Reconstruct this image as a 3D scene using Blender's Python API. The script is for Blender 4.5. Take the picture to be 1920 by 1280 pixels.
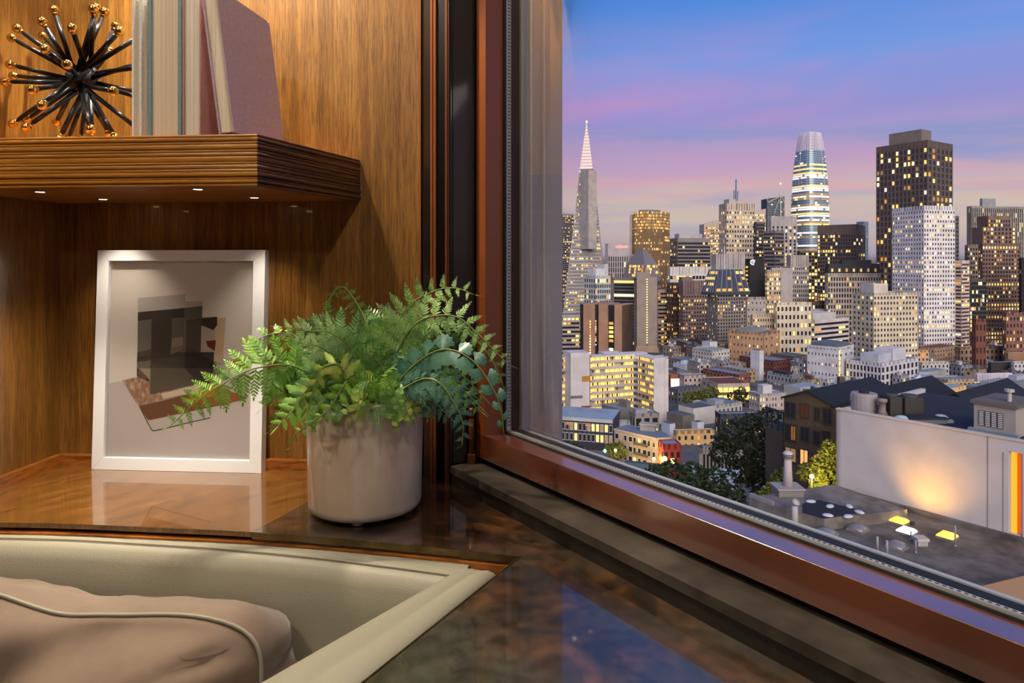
import bpy, bmesh, math, random
from mathutils import Vector, Matrix, noise as mnoise
random.seed(7)
for o in list(bpy.data.objects): bpy.data.objects.remove(o)
SC = bpy.context.scene
COL = SC.collection
# ------------------------------------------------------------------ camera
F = 1275.0; HY = 491.0; ZC = 1.134
cam_d = bpy.data.cameras.new('camera'); cam = bpy.data.objects.new('camera', cam_d); COL.objects.link(cam)
cam.location = (0, 0, ZC); cam.rotation_euler = (math.radians(90), 0, 0)
cam_d.sensor_width = 36; cam_d.lens = F/1920*36; cam_d.shift_y = -149/1920
cam_d.clip_start = .02; cam_d.clip_end = 6000
SC.camera = cam
SC.view_settings.view_transform = 'Standard'; SC.view_settings.look = 'None'
SC.view_settings.gamma = 1; SC.view_settings.use_curve_mapping = False
SC.view_settings.exposure = 0.0

def lin(v): v /= 255; return v/12.92 if v <= .04045 else ((v+.055)/1.055)**2.4
def c(r, g, b): return (lin(r), lin(g), lin(b), 1)

# ------------------------------------------------------------------ world: dusk sky
W = bpy.data.worlds.new('dusk_sky'); SC.world = W; W.use_nodes = True
nt = W.node_tree; nt.nodes.clear()
def N(t, typ, **k):
    n = t.nodes.new(typ)
    for a, b in k.items(): setattr(n, a, b)
    return n
def ramp(t, stops, interp='LINEAR'):
    r = t.nodes.new('ShaderNodeValToRGB'); r.color_ramp.interpolation = interp
    e = r.color_ramp.elements
    while len(e) < len(stops): e.new(.5)
    for i, (p, col) in enumerate(stops): e[i].position = p; e[i].color = col
    return r
tc = N(nt, 'ShaderNodeTexCoord'); sep = N(nt, 'ShaderNodeSeparateXYZ'); nt.links.new(tc.outputs['Generated'], sep.inputs[0])
base = ramp(nt, [(0.0, c(112,104,118)), (.012, c(176,160,176)), (.05, c(206,184,178)), (.10, c(208,182,184)), (.15, c(186,160,198)),
                 (.20, c(152,150,212)), (.27, c(120,156,228)), (.36, c(78,138,222)), (1, c(60,96,172))])
nt.links.new(sep.outputs[2], base.inputs[0])
def cloud(scale, sy, rot, lo, hi, seed):
    mp = N(nt, 'ShaderNodeMapping'); mp.inputs['Rotation'].default_value = rot; mp.inputs['Scale'].default_value = (1, 1, sy); mp.inputs['Location'].default_value = (seed, seed*.7, seed*.3)
    nz = N(nt, 'ShaderNodeTexNoise'); nz.inputs['Scale'].default_value = scale; nz.inputs['Detail'].default_value = 4; nz.inputs['Roughness'].default_value = .5; nz.inputs['Distortion'].default_value = .35
    mr = N(nt, 'ShaderNodeMapRange'); mr.interpolation_type = 'SMOOTHSTEP'
    mr.inputs[1].default_value = lo; mr.inputs[2].default_value = hi
    nt.links.new(tc.outputs['Generated'], mp.inputs[0]); nt.links.new(mp.outputs[0], nz.inputs[0]); nt.links.new(nz.outputs[0], mr.inputs[0])
    return mr.outputs[0]
def band(a, b, e, f):
    m1 = N(nt, 'ShaderNodeMapRange'); m1.inputs[1].default_value = a; m1.inputs[2].default_value = b
    m2 = N(nt, 'ShaderNodeMapRange'); m2.inputs[1].default_value = e; m2.inputs[2].default_value = f; m2.inputs[3].default_value = 1; m2.inputs[4].default_value = 0
    mm = N(nt, 'ShaderNodeMath', operation='MULTIPLY')
    nt.links.new(sep.outputs[2], m1.inputs[0]); nt.links.new(sep.outputs[2], m2.inputs[0])
    nt.links.new(m1.outputs[0], mm.inputs[0]); nt.links.new(m2.outputs[0], mm.inputs[1])
    return mm.outputs[0]
def over(prev, col, fac, fac2, amt):
    m = N(nt, 'ShaderNodeMath', operation='MULTIPLY'); nt.links.new(fac, m.inputs[0]); nt.links.new(fac2, m.inputs[1])
    m2 = N(nt, 'ShaderNodeMath', operation='MULTIPLY'); nt.links.new(m.outputs[0], m2.inputs[0]); m2.inputs[1].default_value = amt
    mx = N(nt, 'ShaderNodeMixRGB'); mx.inputs[2].default_value = col
    nt.links.new(m2.outputs[0], mx.inputs[0]); nt.links.new(prev, mx.inputs[1]); return mx.outputs[0]
s = base.outputs[0]
s = over(s, c(200,150,202), cloud(2.2, 6, (.10,-.07,0), .40, .72, 1.3), band(.04,.12,.22,.34), .68)
s = over(s, c(118,152,206), cloud(3.0, 9, (.05,-.10,0), .46, .74, 4.1), band(.01,.05,.16,.22), .7)
s = over(s, c(214,206,172), cloud(2.2, 8, (0,-.05,0), .44, .74, 7.7), band(.02,.06,.09,.13), .6)
s = over(s, c(226,160,178), cloud(4.0, 12, (.05,-.12,0), .46, .74, 2.9), band(.05,.09,.12,.18), .5)
bg = N(nt, 'ShaderNodeBackground'); bg.inputs[1].default_value = 1.0
wo = N(nt, 'ShaderNodeOutputWorld'); nt.links.new(s, bg.inputs[0]); nt.links.new(bg.outputs[0], wo.inputs[0])

# after-glow from the west, behind the camera's right shoulder
sd = bpy.data.lights.new('afterglow', 'SUN'); sd.energy = 3.7; sd.angle = math.radians(60); sd.color = (1, .86, .74)
so = bpy.data.objects.new('afterglow', sd); COL.objects.link(so); so.rotation_euler = (math.radians(62), 0, math.radians(6))

# ------------------------------------------------------------------ geometry helpers
V = Vector
def P(px, py, Y): return V(((px-960)/F*Y, Y, ZC+(HY-py)/F*Y))            # photo ray at a chosen distance
def PZ(px, py, z): return P(px, py, (z-ZC)*F/(HY-py))                     # photo ray meeting a level
def PP(px, py, o, n):                                                     # photo ray meeting a plane
    d = V(((px-960)/F, 1, (HY-py)/F)); o = V(o)-V((0,0,ZC)); n = V(n)
    return d*(o.dot(n)/d.dot(n))+V((0,0,ZC))
ORG = {}
class G:
    def __init__(s): s.v = []; s.f = []; s.m = []
    def add(s, vs, fs, m=0):
        k = len(s.v); s.v += [V(x) for x in vs]; s.f += [tuple(k+i for i in f) for f in fs]; s.m += [m]*len(fs); return s
    def quad(s, a, b, cc, d, m=0): return s.add([a, b, cc, d], [(0,1,2,3)], m)
    def box(s, lo, hi, m=0):
        (a,b,e), (x,y,z) = lo, hi
        return s.add([(a,b,e),(x,b,e),(x,y,e),(a,y,e),(a,b,z),(x,b,z),(x,y,z),(a,y,z)], [(0,3,2,1),(4,5,6,7),(0,1,5,4),(1,2,6,5),(2,3,7,6),(3,0,4,7)], m)
    def obox(s, o, ax, ay, az, m=0):                                       # box from corner o and three edge vectors
        o, ax, ay, az = V(o), V(ax), V(ay), V(az)
        return s.add([o,o+ax,o+ax+ay,o+ay,o+az,o+ax+az,o+ax+ay+az,o+ay+az], [(0,3,2,1),(4,5,6,7),(0,1,5,4),(1,2,6,5),(2,3,7,6),(3,0,4,7)], m)
    def prism(s, poly, z0, z1, m=0, mt=None):
        n = len(poly); vs = [(p[0],p[1],z0) for p in poly]+[(p[0],p[1],z1) for p in poly]
        s.add(vs, [tuple(range(n-1,-1,-1))]+[(i,(i+1)%n,n+(i+1)%n,n+i) for i in range(n)], m)
        return s.add(vs[n:], [tuple(range(n))], m if mt is None else mt)
    def tube(s, path, r, n=8, m=0, cap=True):
        path = [V(p) for p in path]; rs = r if isinstance(r, (list, tuple)) else [r]*len(path)
        k = len(s.v); up = V((0,0,1)); 
        for i, p in enumerate(path):
            t = (path[min(i+1,len(path)-1)]-path[max(i-1,0)]).normalized()
            a = t.cross(up)
            if a.length < .05: a = t.cross(V((1,0,0)))
            a.normalize(); b = a.cross(t)
            for j in range(n):
                th = 2*math.pi*j/n; s.v.append(p+a*(rs[i]*math.cos(th))+b*(rs[i]*math.sin(th)))
        for i in range(len(path)-1):
            for j in range(n): s.f.append((k+i*n+j, k+i*n+(j+1)%n, k+(i+1)*n+(j+1)%n, k+(i+1)*n+j)); s.m.append(m)
        if cap:
            s.f.append(tuple(k+j for j in range(n))); s.m.append(m)
            s.f.append(tuple(k+(len(path)-1)*n+j for j in reversed(range(n)))); s.m.append(m)
        return s
    def lathe(s, prof, ctr, n=24, m=0, ax=(0,0,1)):
        ctr = V(ctr); ax = V(ax).normalized(); u = ax.orthogonal().normalized(); w = ax.cross(u); k = len(s.v)
        if abs(ax.z) > .99: u = V((1,0,0)); w = V((0,1,0))*ax.z
        for r, h in prof:
            for j in range(n):
                th = 2*math.pi*j/n; s.v.append(ctr+ax*h+u*(r*math.cos(th))+w*(r*math.sin(th)))
        for i in range(len(prof)-1):
            for j in range(n): s.f.append((k+i*n+j, k+i*n+(j+1)%n, k+(i+1)*n+(j+1)%n, k+(i+1)*n+j)); s.m.append(m)
        for i, fl in ((0, True), (len(prof)-1, False)):
            if prof[i][0] > 1e-6:
                ring = [k+i*n+j for j in range(n)]; s.f.append(tuple(reversed(ring)) if fl else tuple(ring)); s.m.append(m)
        return s
    def ball(s, ctr, r, m=0, n=12, h=8):
        return s.lathe([(r*math.sin(math.pi*i/h)+1e-5*(i in (0,h)), -r*math.cos(math.pi*i/h)) for i in range(h+1)], ctr, n, m)
    def grid(s, rows, m=0, closed=False):                                  # rows of points -> quad sheet
        k = len(s.v); nc = len(rows[0])
        for r in rows: s.v += [V(p) for p in r]
        for i in range(len(rows)-1):
            for j in range(nc if closed else nc-1):
                s.f.append((k+i*nc+j, k+i*nc+(j+1)%nc, k+(i+1)*nc+(j+1)%nc, k+(i+1)*nc+j)); s.m.append(m)
        return s
def mesh(name, g, mats, org=V((0,0,0)), smooth=False, fix=True):
    me = bpy.data.meshes.new(name); me.from_pydata([tuple(v-org) for v in g.v], [], g.f)
    for m in (mats if isinstance(mats, (list, tuple)) else [mats]): me.materials.append(m)
    for p, mi in zip(me.polygons, g.m): p.material_index = mi; p.use_smooth = smooth
    if fix:
        bm = bmesh.new(); bm.from_mesh(me); bmesh.ops.recalc_face_normals(bm, faces=bm.faces); bm.to_mesh(me); bm.free()
    me.update(); return me
def tag(o, label=None, cat=None, group=None, kind=None):
    if label: o['label'] = label
    if cat: o['category'] = cat
    if group: o['group'] = group
    if kind: o['kind'] = kind
    return o
def ob(name, g, mats, parent=None, label=None, cat=None, group=None, kind=None, smooth=False, bevel=0, base=None, fix=True, seg=2):
    if parent is not None: org = ORG[parent.name]
    elif base is not None: org = V(base)
    else:
        xs = [v.x for v in g.v]; ys = [v.y for v in g.v]; zs = [v.z for v in g.v]
        org = V(((min(xs)+max(xs))/2, (min(ys)+max(ys))/2, min(zs)))
    o = bpy.data.objects.new(name, mesh(name, g, mats, org, smooth, fix)); COL.objects.link(o)
    if parent is not None: o.parent = parent
    else: o.location = org
    ORG[o.name] = org
    if bevel:
        b = o.modifiers.new('bevel', 'BEVEL'); b.width = bevel; b.segments = seg; b.limit_method = 'ANGLE'; b.angle_limit = math.radians(40)
        for p in o.data.polygons: p.use_smooth = True
        w = o.modifiers.new('wn', 'WEIGHTED_NORMAL'); w.keep_sharp = False
    return tag(o, label, cat, group, kind)
def empty(name, base, label, cat, group=None):
    o = bpy.data.objects.new(name, None); o.empty_display_size = .05; COL.objects.link(o); o.location = base; ORG[o.name] = V(base)
    return tag(o, label, cat, group)
def inst(name, me, mat, parent):                                           # part sharing mesh data, placed by a world matrix
    o = bpy.data.objects.new(name, me); COL.objects.link(o); o.parent = parent
    o.matrix_local = Matrix.Translation(-ORG[parent.name]) @ mat; ORG[o.name] = ORG[parent.name]; return o
def frame(o, x, y, z):
    m = Matrix.Identity(4)
    for i, a in enumerate((x, y, z, o)):
        for j in range(3): m[j][i] = a[j]
    return m
def smoothpath(pts, n=8):                                                  # Catmull-Rom
    pts = [V(p) for p in pts]; q = [pts[0]*2-pts[1]]+pts+[pts[-1]*2-pts[-2]]; out = []
    for i in range(1, len(q)-2):
        for k in range(n):
            t = k/n; a, b, d, e = q[i-1], q[i], q[i+1], q[i+2]
            out.append(.5*((2*b)+(d-a)*t+(2*a-5*b+4*d-e)*t*t+(3*b-a-3*d+e)*t**3))
    return out+[pts[-1]]

# ------------------------------------------------------------------ materials
def M(name, col, rough=.5, metal=0, spec=.5, coat=0, crough=.05, vary=None, bump=None, emit=None, estr=0, sheen=0, sub=0, trans=0):
    m = bpy.data.materials.new(name); m.use_nodes = True; t = m.node_tree; b = t.nodes['Principled BSDF']
    b.inputs['Base Color'].default_value = col; b.inputs['Roughness'].default_value = rough; b.inputs['Metallic'].default_value = metal
    b.inputs['Specular IOR Level'].default_value = spec; b.inputs['Coat Weight'].default_value = coat; b.inputs['Coat Roughness'].default_value = crough
    b.inputs['Sheen Weight'].default_value = sheen; b.inputs['Transmission Weight'].default_value = trans
    if emit: b.inputs['Emission Color'].default_value = emit; b.inputs['Emission Strength'].default_value = estr
    if vary or bump:
        tcn = N(t, 'ShaderNodeTexCoord')
    if vary:                                                               # (scale, colour 2, low, high[, stretch])
        mp = N(t, 'ShaderNodeMapping'); mp.inputs['Scale'].default_value = vary[4] if len(vary) > 4 else (1,1,1)
        nz = N(t, 'ShaderNodeTexNoise'); nz.inputs['Scale'].default_value = vary[0]; nz.inputs['Detail'].default_value = 6; nz.inputs['Roughness'].default_value = .6
        r = ramp(t, [(vary[2], col), (vary[3], vary[1])])
        t.links.new(tcn.outputs['Object'], mp.inputs[0]); t.links.new(mp.outputs[0], nz.inputs[0]); t.links.new(nz.outputs[0], r.inputs[0]); t.links.new(r.outputs[0], b.inputs['Base Color'])
    if bump:                                                               # (scale, strength, distance)
        nb = N(t, 'ShaderNodeTexNoise'); nb.inputs['Scale'].default_value = bump[0]; nb.inputs['Detail'].default_value = 5
        bp = N(t, 'ShaderNodeBump'); bp.inputs['Strength'].default_value = bump[1]; bp.inputs['Distance'].default_value = bump[2]
        t.links.new(tcn.outputs['Object'], nb.inputs[0]); t.links.new(nb.outputs[0], bp.inputs['Height']); t.links.new(bp.outputs[0], b.inputs['Normal'])
    return m
def wood(name, cols, s1, s2, rot=(0,0,0), rough=.35, coat=.6, crough=.06, pore=.45):
    m = bpy.data.materials.new(name); m.use_nodes = True; t = m.node_tree; b = t.nodes['Principled BSDF']
    tcn = N(t, 'ShaderNodeTexCoord')
    def nz(sc, det, rgh, dist=0):
        mp = N(t, 'ShaderNodeMapping', vector_type='TEXTURE'); mp.inputs['Rotation'].default_value = rot; mp.inputs['Scale'].default_value = tuple(1/x for x in sc)
        n = N(t, 'ShaderNodeTexNoise'); n.inputs['Scale'].default_value = 1; n.inputs['Detail'].default_value = det; n.inputs['Roughness'].default_value = rgh; n.inputs['Distortion'].default_value = dist
        t.links.new(tcn.outputs['Object'], mp.inputs[0]); t.links.new(mp.outputs[0], n.inputs[0]); return n.outputs[0]
    r1 = ramp(t, [(.30, cols[0]), (.5, cols[1]), (.68, cols[2])]); t.links.new(nz(s1, 5, .6, .4), r1.inputs[0])
    r2 = ramp(t, [(.38, (pore,pore,pore,1)), (.54, (1,1,1,1))]); pn = nz(s2, 3, .7); t.links.new(pn, r2.inputs[0])
    mx = N(t, 'ShaderNodeMixRGB', blend_type='MULTIPLY'); mx.inputs[0].default_value = 1
    t.links.new(r1.outputs[0], mx.inputs[1]); t.links.new(r2.outputs[0], mx.inputs[2]); t.links.new(mx.outputs[0], b.inputs['Base Color'])
    b.inputs['Roughness'].default_value = rough; b.inputs['Coat Weight'].default_value = coat; b.inputs['Coat Roughness'].default_value = crough
    return m
WC = [c(104,68,24), c(124,84,32), c(141,100,43)]
m_wall = wood('lacquered_veneer_upright', WC, (70,70,1.8), (430,430,20), pore=.5)
m_walll = wood('lacquered_veneer_side', WC, (70,70,1.8), (430,430,20), pore=.5)
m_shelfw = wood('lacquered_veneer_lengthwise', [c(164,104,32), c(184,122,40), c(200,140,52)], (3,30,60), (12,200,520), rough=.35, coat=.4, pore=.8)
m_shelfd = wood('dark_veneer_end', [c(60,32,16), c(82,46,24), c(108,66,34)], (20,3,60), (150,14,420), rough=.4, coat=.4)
m_soffit = wood('shelf_underside', [c(160,96,44), c(184,114,54), c(196,126,64)], (3,20,20), (12,120,120), rough=.3, coat=.5, pore=.75)
m_counter = wood('lacquered_counter_veneer', [c(92,59,22), c(112,73,29), c(128,86,38)], (12,50,12), (60,300,60), rot=(0,0,math.radians(58)), rough=.25, coat=1, crough=.03, pore=.6)
m_counter2 = wood('counter_edge_wood', [c(110,60,20), c(150,86,30), c(170,100,40)], (6,6,60), (30,30,300), rough=.3, coat=.6)
def marble():
    m = bpy.data.materials.new('brown_marble'); m.use_nodes = True; t = m.node_tree; b = t.nodes['Principled BSDF']; tcn = N(t, 'ShaderNodeTexCoord')
    n1 = N(t, 'ShaderNodeTexNoise'); n1.inputs['Scale'].default_value = 7; n1.inputs['Detail'].default_value = 9; n1.inputs['Roughness'].default_value = .68; n1.inputs['Distortion'].default_value = 1.2
    r1 = ramp(t, [(.30, c(18,14,11)), (.46, c(42,31,23)), (.55, c(74,48,27)), (.64, c(104,64,34)), (.74, c(84,70,56))])
    n2 = N(t, 'ShaderNodeTexNoise'); n2.inputs['Scale'].default_value = 3; n2.inputs['Detail'].default_value = 6; n2.inputs['Distortion'].default_value = .8
    r2 = ramp(t, [(.42, (0,0,0,1)), (.6, (1,1,1,1))])
    mx = N(t, 'ShaderNodeMixRGB'); mx.inputs[2].default_value = c(74,72,62)
    n3 = N(t, 'ShaderNodeTexNoise'); n3.inputs['Scale'].default_value = 60; n3.inputs['Detail'].default_value = 6
    r3 = ramp(t, [(.35, (.55,.55,.55,1)), (.6, (1.1,1.1,1.1,1))]); m3 = N(t, 'ShaderNodeMixRGB', blend_type='MULTIPLY'); m3.inputs[0].default_value = 1
    mm = N(t, 'ShaderNodeMath', operation='MULTIPLY'); mm.inputs[1].default_value = .7
    for n in (n1, n2, n3): t.links.new(tcn.outputs['Object'], n.inputs[0])
    t.links.new(n1.outputs[0], r1.inputs[0]); t.links.new(n2.outputs[0], r2.inputs[0]); t.links.new(r2.outputs[0], mm.inputs[0]); t.links.new(mm.outputs[0], mx.inputs[0])
    t.links.new(r1.outputs[0], mx.inputs[1]); t.links.new(mx.outputs[0], m3.inputs[1]); t.links.new(n3.outputs[0], r3.inputs[0]); t.links.new(r3.outputs[0], m3.inputs[2])
    t.links.new(m3.outputs[0], b.inputs['Base Color']); b.inputs['Roughness'].default_value = .22; b.inputs['Coat Weight'].default_value = 1; b.inputs['Coat Roughness'].default_value = .04; b.inputs['Coat IOR'].default_value = 1.6
    return m
m_marble = marble()
m_sill = M('weathered_dark_stone', c(44,37,30), .45, vary=(9, c(86,78,68), .42, .72, (1,1,1)), bump=(60,.3,.002))
m_sillf = M('dark_stone_edge', c(30,25,20), .4, vary=(14, c(62,56,48), .5, .75, (1,1,.2)))
m_brass = M('tarnished_brass_edge', c(92,76,48), .3, metal=.8, vary=(30, c(130,110,74), .4, .7))
m_white = M('matt_white_paint', c(206,206,206), .45)
m_frame = M('white_frame_lacquer', c(226,228,232), .3, coat=.3)
m_black = M('black_lacquer', c(16,12,10), .3, coat=.3)
m_blackp = M('dark_brown_panel', c(26,14,10), .35, coat=.3)
m_bronze = M('brown_enamel', c(120,58,22), .38, coat=.25, crough=.2)
m_bronzet = M('gloss_brown_enamel', c(116,60,28), .35, coat=.4, crough=.2)
m_railf = M('worn_brown_enamel', c(108,48,13), .4, coat=1, crough=.18, vary=(6, c(86,35,9), .46, .62, (1,1,.3))); m_railf.node_tree.nodes['Principled BSDF'].inputs['Coat IOR'].default_value = 3.0
m_rib = M('brown_bronze_rib', c(120,66,36), .3, metal=.3)
m_hinge = M('bronze_hinge', c(112,60,30), .32, metal=.55)
m_gasket = M('black_rubber', c(14,14,15), .6)
m_spacer = M('perforated_aluminium', c(186,186,190), .5, metal=.3)
m_hole = M('spacer_hole', c(60,62,66), .7)
m_alu = M('grey_exterior_aluminium', c(196,192,190), .6, spec=.2)
m_leather = M('greige_leather', c(146,141,123), .5, bump=(420,.22,.0015), spec=.35)
m_seam = M('leather_piping', c(140,132,112), .5)
m_velvet = M('taupe_velvet', c(118,97,79), .8, sheen=.3, vary=(7, c(98,78,62), .4, .65), bump=(700,.15,.001))
m_cord = M('greige_cord', c(134,128,110), .6)
m_pot = M('cream_glazed_ceramic', c(186,168,148), .28, coat=.5, crough=.12, vary=(26, c(204,190,174), .5, .72, (1,1,.25)))
m_soil = M('dark_potting_soil', c(34,24,18), .9, bump=(90,.8,.01))
m_rod = M('gunmetal_rod', c(52,53,58), .28, metal=.75)
m_gold = M('polished_gold', c(222,178,92), .16, metal=1)
m_paper = M('art_paper', c(226,220,214), .6)
def glassmat(name, tint=(1,1,1,1), refl=1.0, ior=1.5):
    m = bpy.data.materials.new(name); m.use_nodes = True; t = m.node_tree; t.nodes.clear()
    tr = N(t, 'ShaderNodeBsdfTransparent'); tr.inputs[0].default_value = tint
    gl = N(t, 'ShaderNodeBsdfGlossy'); gl.inputs['Roughness'].default_value = .0
    fr = N(t, 'ShaderNodeFresnel'); fr.inputs[0].default_value = ior
    mu = N(t, 'ShaderNodeMath', operation='MULTIPLY'); mu.inputs[1].default_value = refl
    mx = N(t, 'ShaderNodeMixShader'); o = N(t, 'ShaderNodeOutputMaterial')
    t.links.new(fr.outputs[0], mu.inputs[0]); t.links.new(mu.outputs[0], mx.inputs[0]); t.links.new(tr.outputs[0], mx.inputs[1]); t.links.new(gl.outputs[0], mx.inputs[2]); t.links.new(mx.outputs[0], o.inputs[0])
    return m
m_glass = glassmat('window_glass', (.992,.995,.995,1), .22, 1.25)
m_pglass = glassmat('picture_glass', (1,1,1,1), .5, 1.35)
m_led = M('led_lens', c(255,244,220), .4, emit=c(255,238,205), estr=14)
m_bead = M('bright_outer_bead', c(204,204,206), .4, metal=.2)
m_chrome = M('satin_metal_ring', c(150,140,125), .3, metal=.9)
# ------------------------------------------------------------------ room shell
CZ = .75                                                                    # counter height
al = math.atan(101/F); L = V((math.sin(al), math.cos(al), 0)); B = V((math.cos(al), -math.sin(al), 0))
C0 = V((-.8646, 1.30, 0)); UP = V((0,0,1))
wn = V((-.694, 1, 0)).normalized()                                          # along the window, away from the camera
nn = V((-wn.y, wn.x, 0)); nn = -nn if nn.dot(V((0,-1,0))) < 0 else nn       # into the room
def wpl(px, d, z=0):                                                        # point on window plane at offset d under photo column px
    k = (px-960)/F; Y = d/(-(nn.x*k+nn.y)); return V((k*Y, Y, z))
def WP(s_, d, z): return wpl(893, .627)+(-wn)*s_+(-nn)*(d-.627)+UP*z          # s metres towards the camera, offset d, height
S = lambda n, g, m, **k: ob(n, g, m, kind='structure', **k)
ROOMH = 2.5
S('floor', G().box((-3.0,-2.6,-.1), (2.2,1.6,0)), M('walnut_floor', c(84,56,36), .4, vary=(5, c(60,38,24), .4, .6, (1,8,1))), label='brown floor of the room, out of view below the sofa')
S('ceiling', G().box((-3.0,-2.6,ROOMH), (2.2,1.6,ROOMH+.1)), M('warm_white_ceiling', c(214,204,190), .7), label='pale ceiling of the room above the view')
m_room = M('warm_room_wall', c(150,112,72), .6)
S('wall_rear', G().box((-3.0,-2.7,0), (2.2,-2.6,ROOMH)), m_room, label='tan wall behind the viewpoint')
S('wall_far', G().box((-3.1,-2.7,0), (-3.0,1.6,ROOMH)), m_room, label='tan wall far to the left of the viewpoint')
e = C0+B*.698
S('wall_back', G().obox(C0-B*2.2+UP*0, B*(2.2+.698), L*.06, UP*ROOMH), m_wall, label='glossy vertical-grain wood panelling behind shelf and picture')
S('wall_left', G().obox(C0-L*.46-B*.04, B*.04, L*.46, UP*ROOMH), m_walll, label='glossy wood side panel at the left of the niche')
g = G(); g.obox(C0+B*0-L*.014+UP*CZ, B*.70, L*.014, UP*.019)
S('baseboard_back', g, m_counter2, label='low wood strip along the foot of the panelling')
g = G(); g.obox(C0-L*.46+UP*CZ, B*.012, L*.446, UP*.019)
S('baseboard_left', g, m_counter2, label='low wood strip along the foot of the side panel')
# soffit of the niche with its own downlights (above the view)
SOF = 1.98
S('trim_1', G().obox(C0-L*.40+UP*SOF, B*.72, L*.40, UP*.03), m_soffit, label='wooden soffit closing the niche above the shelf')
# dark jamb with ribs between panelling and window
jp = [C0+B*.698, V((-.159,1.228,0)), V((-.157,1.213,0)), V((-.131,1.188,0)), V((-.107,1.182,0)), V((-.0665,1.196,0)), V((-.03,1.32,0)), V((-.15,1.34,0))]
S('trim_2', G().prism(jp, 0, ROOMH, 0), [m_black], label='black vertical jamb between panelling and window')
def onjamb(px, off=0):
    k = (px-960)/F
    for a, b in zip(jp[:5], jp[1:6]):
        t = (k*a.y-a.x)/((b.x-a.x)-k*(b.y-a.y)) if abs((b.x-a.x)-k*(b.y-a.y)) > 1e-9 else -1
        if -1e-6 <= t <= 1+1e-6: return a+(b-a)*t
    return jp[4]
ribs = [(788.2,790.8,.004,m_rib),(810,814,.007,m_rib),(815.2,819.5,.006,m_rib),(837.5,841.0,.007,m_rib),(841.5,843.5,.005,m_rib)]
for i, (a, b, h, mm) in enumerate(ribs):
    p, q = onjamb(a), onjamb(b); out = V((-.35,-1,0)).normalized()*h
    S('trim_%d' % (3+i), G().prism([p+V((.002,.012,0)), p+out, q+out, q+V((.002,.012,0))], CZ, ROOMH), mm, label='thin bronze-brown rib running up the black jamb')
p, q = onjamb(851), onjamb(887)
S('trim_8', G().prism([p+V((0,.004,0)), p+V((-.001,-.004,0)), q+V((-.001,-.004,0)), q+V((0,.004,0))], .7836, ROOMH), m_blackp, label='flat dark brown panel beside the window frame')
# wall under and beyond the window
g = G(); g.obox(WP(-.02,.60,0), -wn*2.6, -nn*.22, UP*CZ); S('wall_right', g, m_room, label='wall below the window')
g = G(); g.obox(WP(1.95,.60,CZ), -wn*.65, -nn*.22, UP*(ROOMH-CZ)); g.obox(WP(-.02,.60,2.32), -wn*1.97, -nn*.22, UP*(ROOMH-2.32))
S('wall_window', g, m_room, label='wall around the window, out of view')
S('wall_corner', G().prism([V((-.15,1.345,0)), V((-.03,1.32,0)), WP(-.03,.82,0), V((.06,1.6,0)), V((-.2,1.6,0))], 0, ROOMH), m_room, label='wall core behind the black jamb')
# stone window sill step
SZ = .7836
g = G(); l0 = wpl(847,.581)
s0 = -(l0-wpl(893,.627)).dot(wn)
g.obox(WP(s0,.581,CZ), -wn*1.95, -nn*.058, UP*(SZ-CZ), 1)
g.obox(WP(s0,.578,SZ-.012), -wn*1.95, -nn*.062, UP*.0125, 0)
S('sill', g, [m_sill, m_sillf], label='weathered dark stone sill step below the window frame')
g = G(); g.obox(WP(s0,.640,CZ), -wn*2.0, -nn*.02, UP*(SZ-CZ+.0095), 0)
S('trim_9', g, m_gasket, label='black gap between sill and window frame')
# ------------------------------------------------------------------ casement window
win = empty('window_1', WP(0,.627,SZ), 'brown framed double-glazed window overlooking the city', None); win['kind'] = 'structure'
RB, RT, WT, WL = SZ+.0105, .8365, 2.30, 1.93
stw = (wpl(910,.627)-wpl(893,.627)).length
ob('bottom_rail', G().obox(WP(0,.627,RB), -wn*WL, -nn*.037, UP*(RT-RB)), m_railf, win, bevel=.0012)
ob('frame_stile', G().obox(WP(0,.627,RT-.002), -wn*stw, -nn*.037, UP*(WT-RT)), m_bronzet, win, bevel=.0012)
ob('frame_stile', G().obox(WP(WL-.05,.627,RT-.002), -wn*.05, -nn*.037, UP*(WT-RT)), m_bronzet, win, bevel=.001)
ob('top_rail', G().obox(WP(0,.627,WT-.05), -wn*WL, -nn*.037, UP*.05), m_bronzet, win, bevel=.001)
ob('frame_back', G().obox(WP(-.015,.664,RB), -wn*(stw+.0165), -nn*.05, UP*(WT-RB)).obox(WP(-.015,.664,RB), -wn*WL, -nn*.05, UP*(RT-RB-.004)), m_gasket, win)
gi = stw+.0015
ob('gasket', G().obox(WP(gi,.6635,RT-.004), -wn*(WL-.07), -nn*.0022, UP*.0065).obox(WP(gi,.6635,RT-.004), -wn*.0045, -nn*.0022, UP*(WT-RT-.04)), m_gasket, win)
sp = ob('glazing_spacer', G().obox(WP(gi,.667,RT-.005), -wn*(WL-.07), -nn*.006, UP*.0105).obox(WP(gi,.667,RT-.005), -wn*.0055, -nn*.009, UP*(WT-RT-.04)), m_spacer, win)
g = G()
for i in range(150):
    s_ = gi+.015+i*.006; g.obox(WP(s_,.669,RT+.0056), -wn*.003, -nn*.002, UP*.0003)
for i in range(150):
    z = RT+.012+i*.006; g.obox(WP(gi+.0055,.669,z), -wn*.0003, -nn*.002, UP*.003); g.obox(WP(gi+.0055,.6725,z), -wn*.0003, -nn*.002, UP*.003)
ob('perforations', g, m_hole, sp, kind='stuff')
ob('outer_gasket', G().obox(WP(gi,.6765,RT-.005), -wn*(WL-.07), -nn*.0135, UP*.0095).obox(WP(gi,.6765,RT-.005), -wn*.0075, -nn*.0135, UP*(WT-RT-.04)), m_gasket, win)
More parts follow.
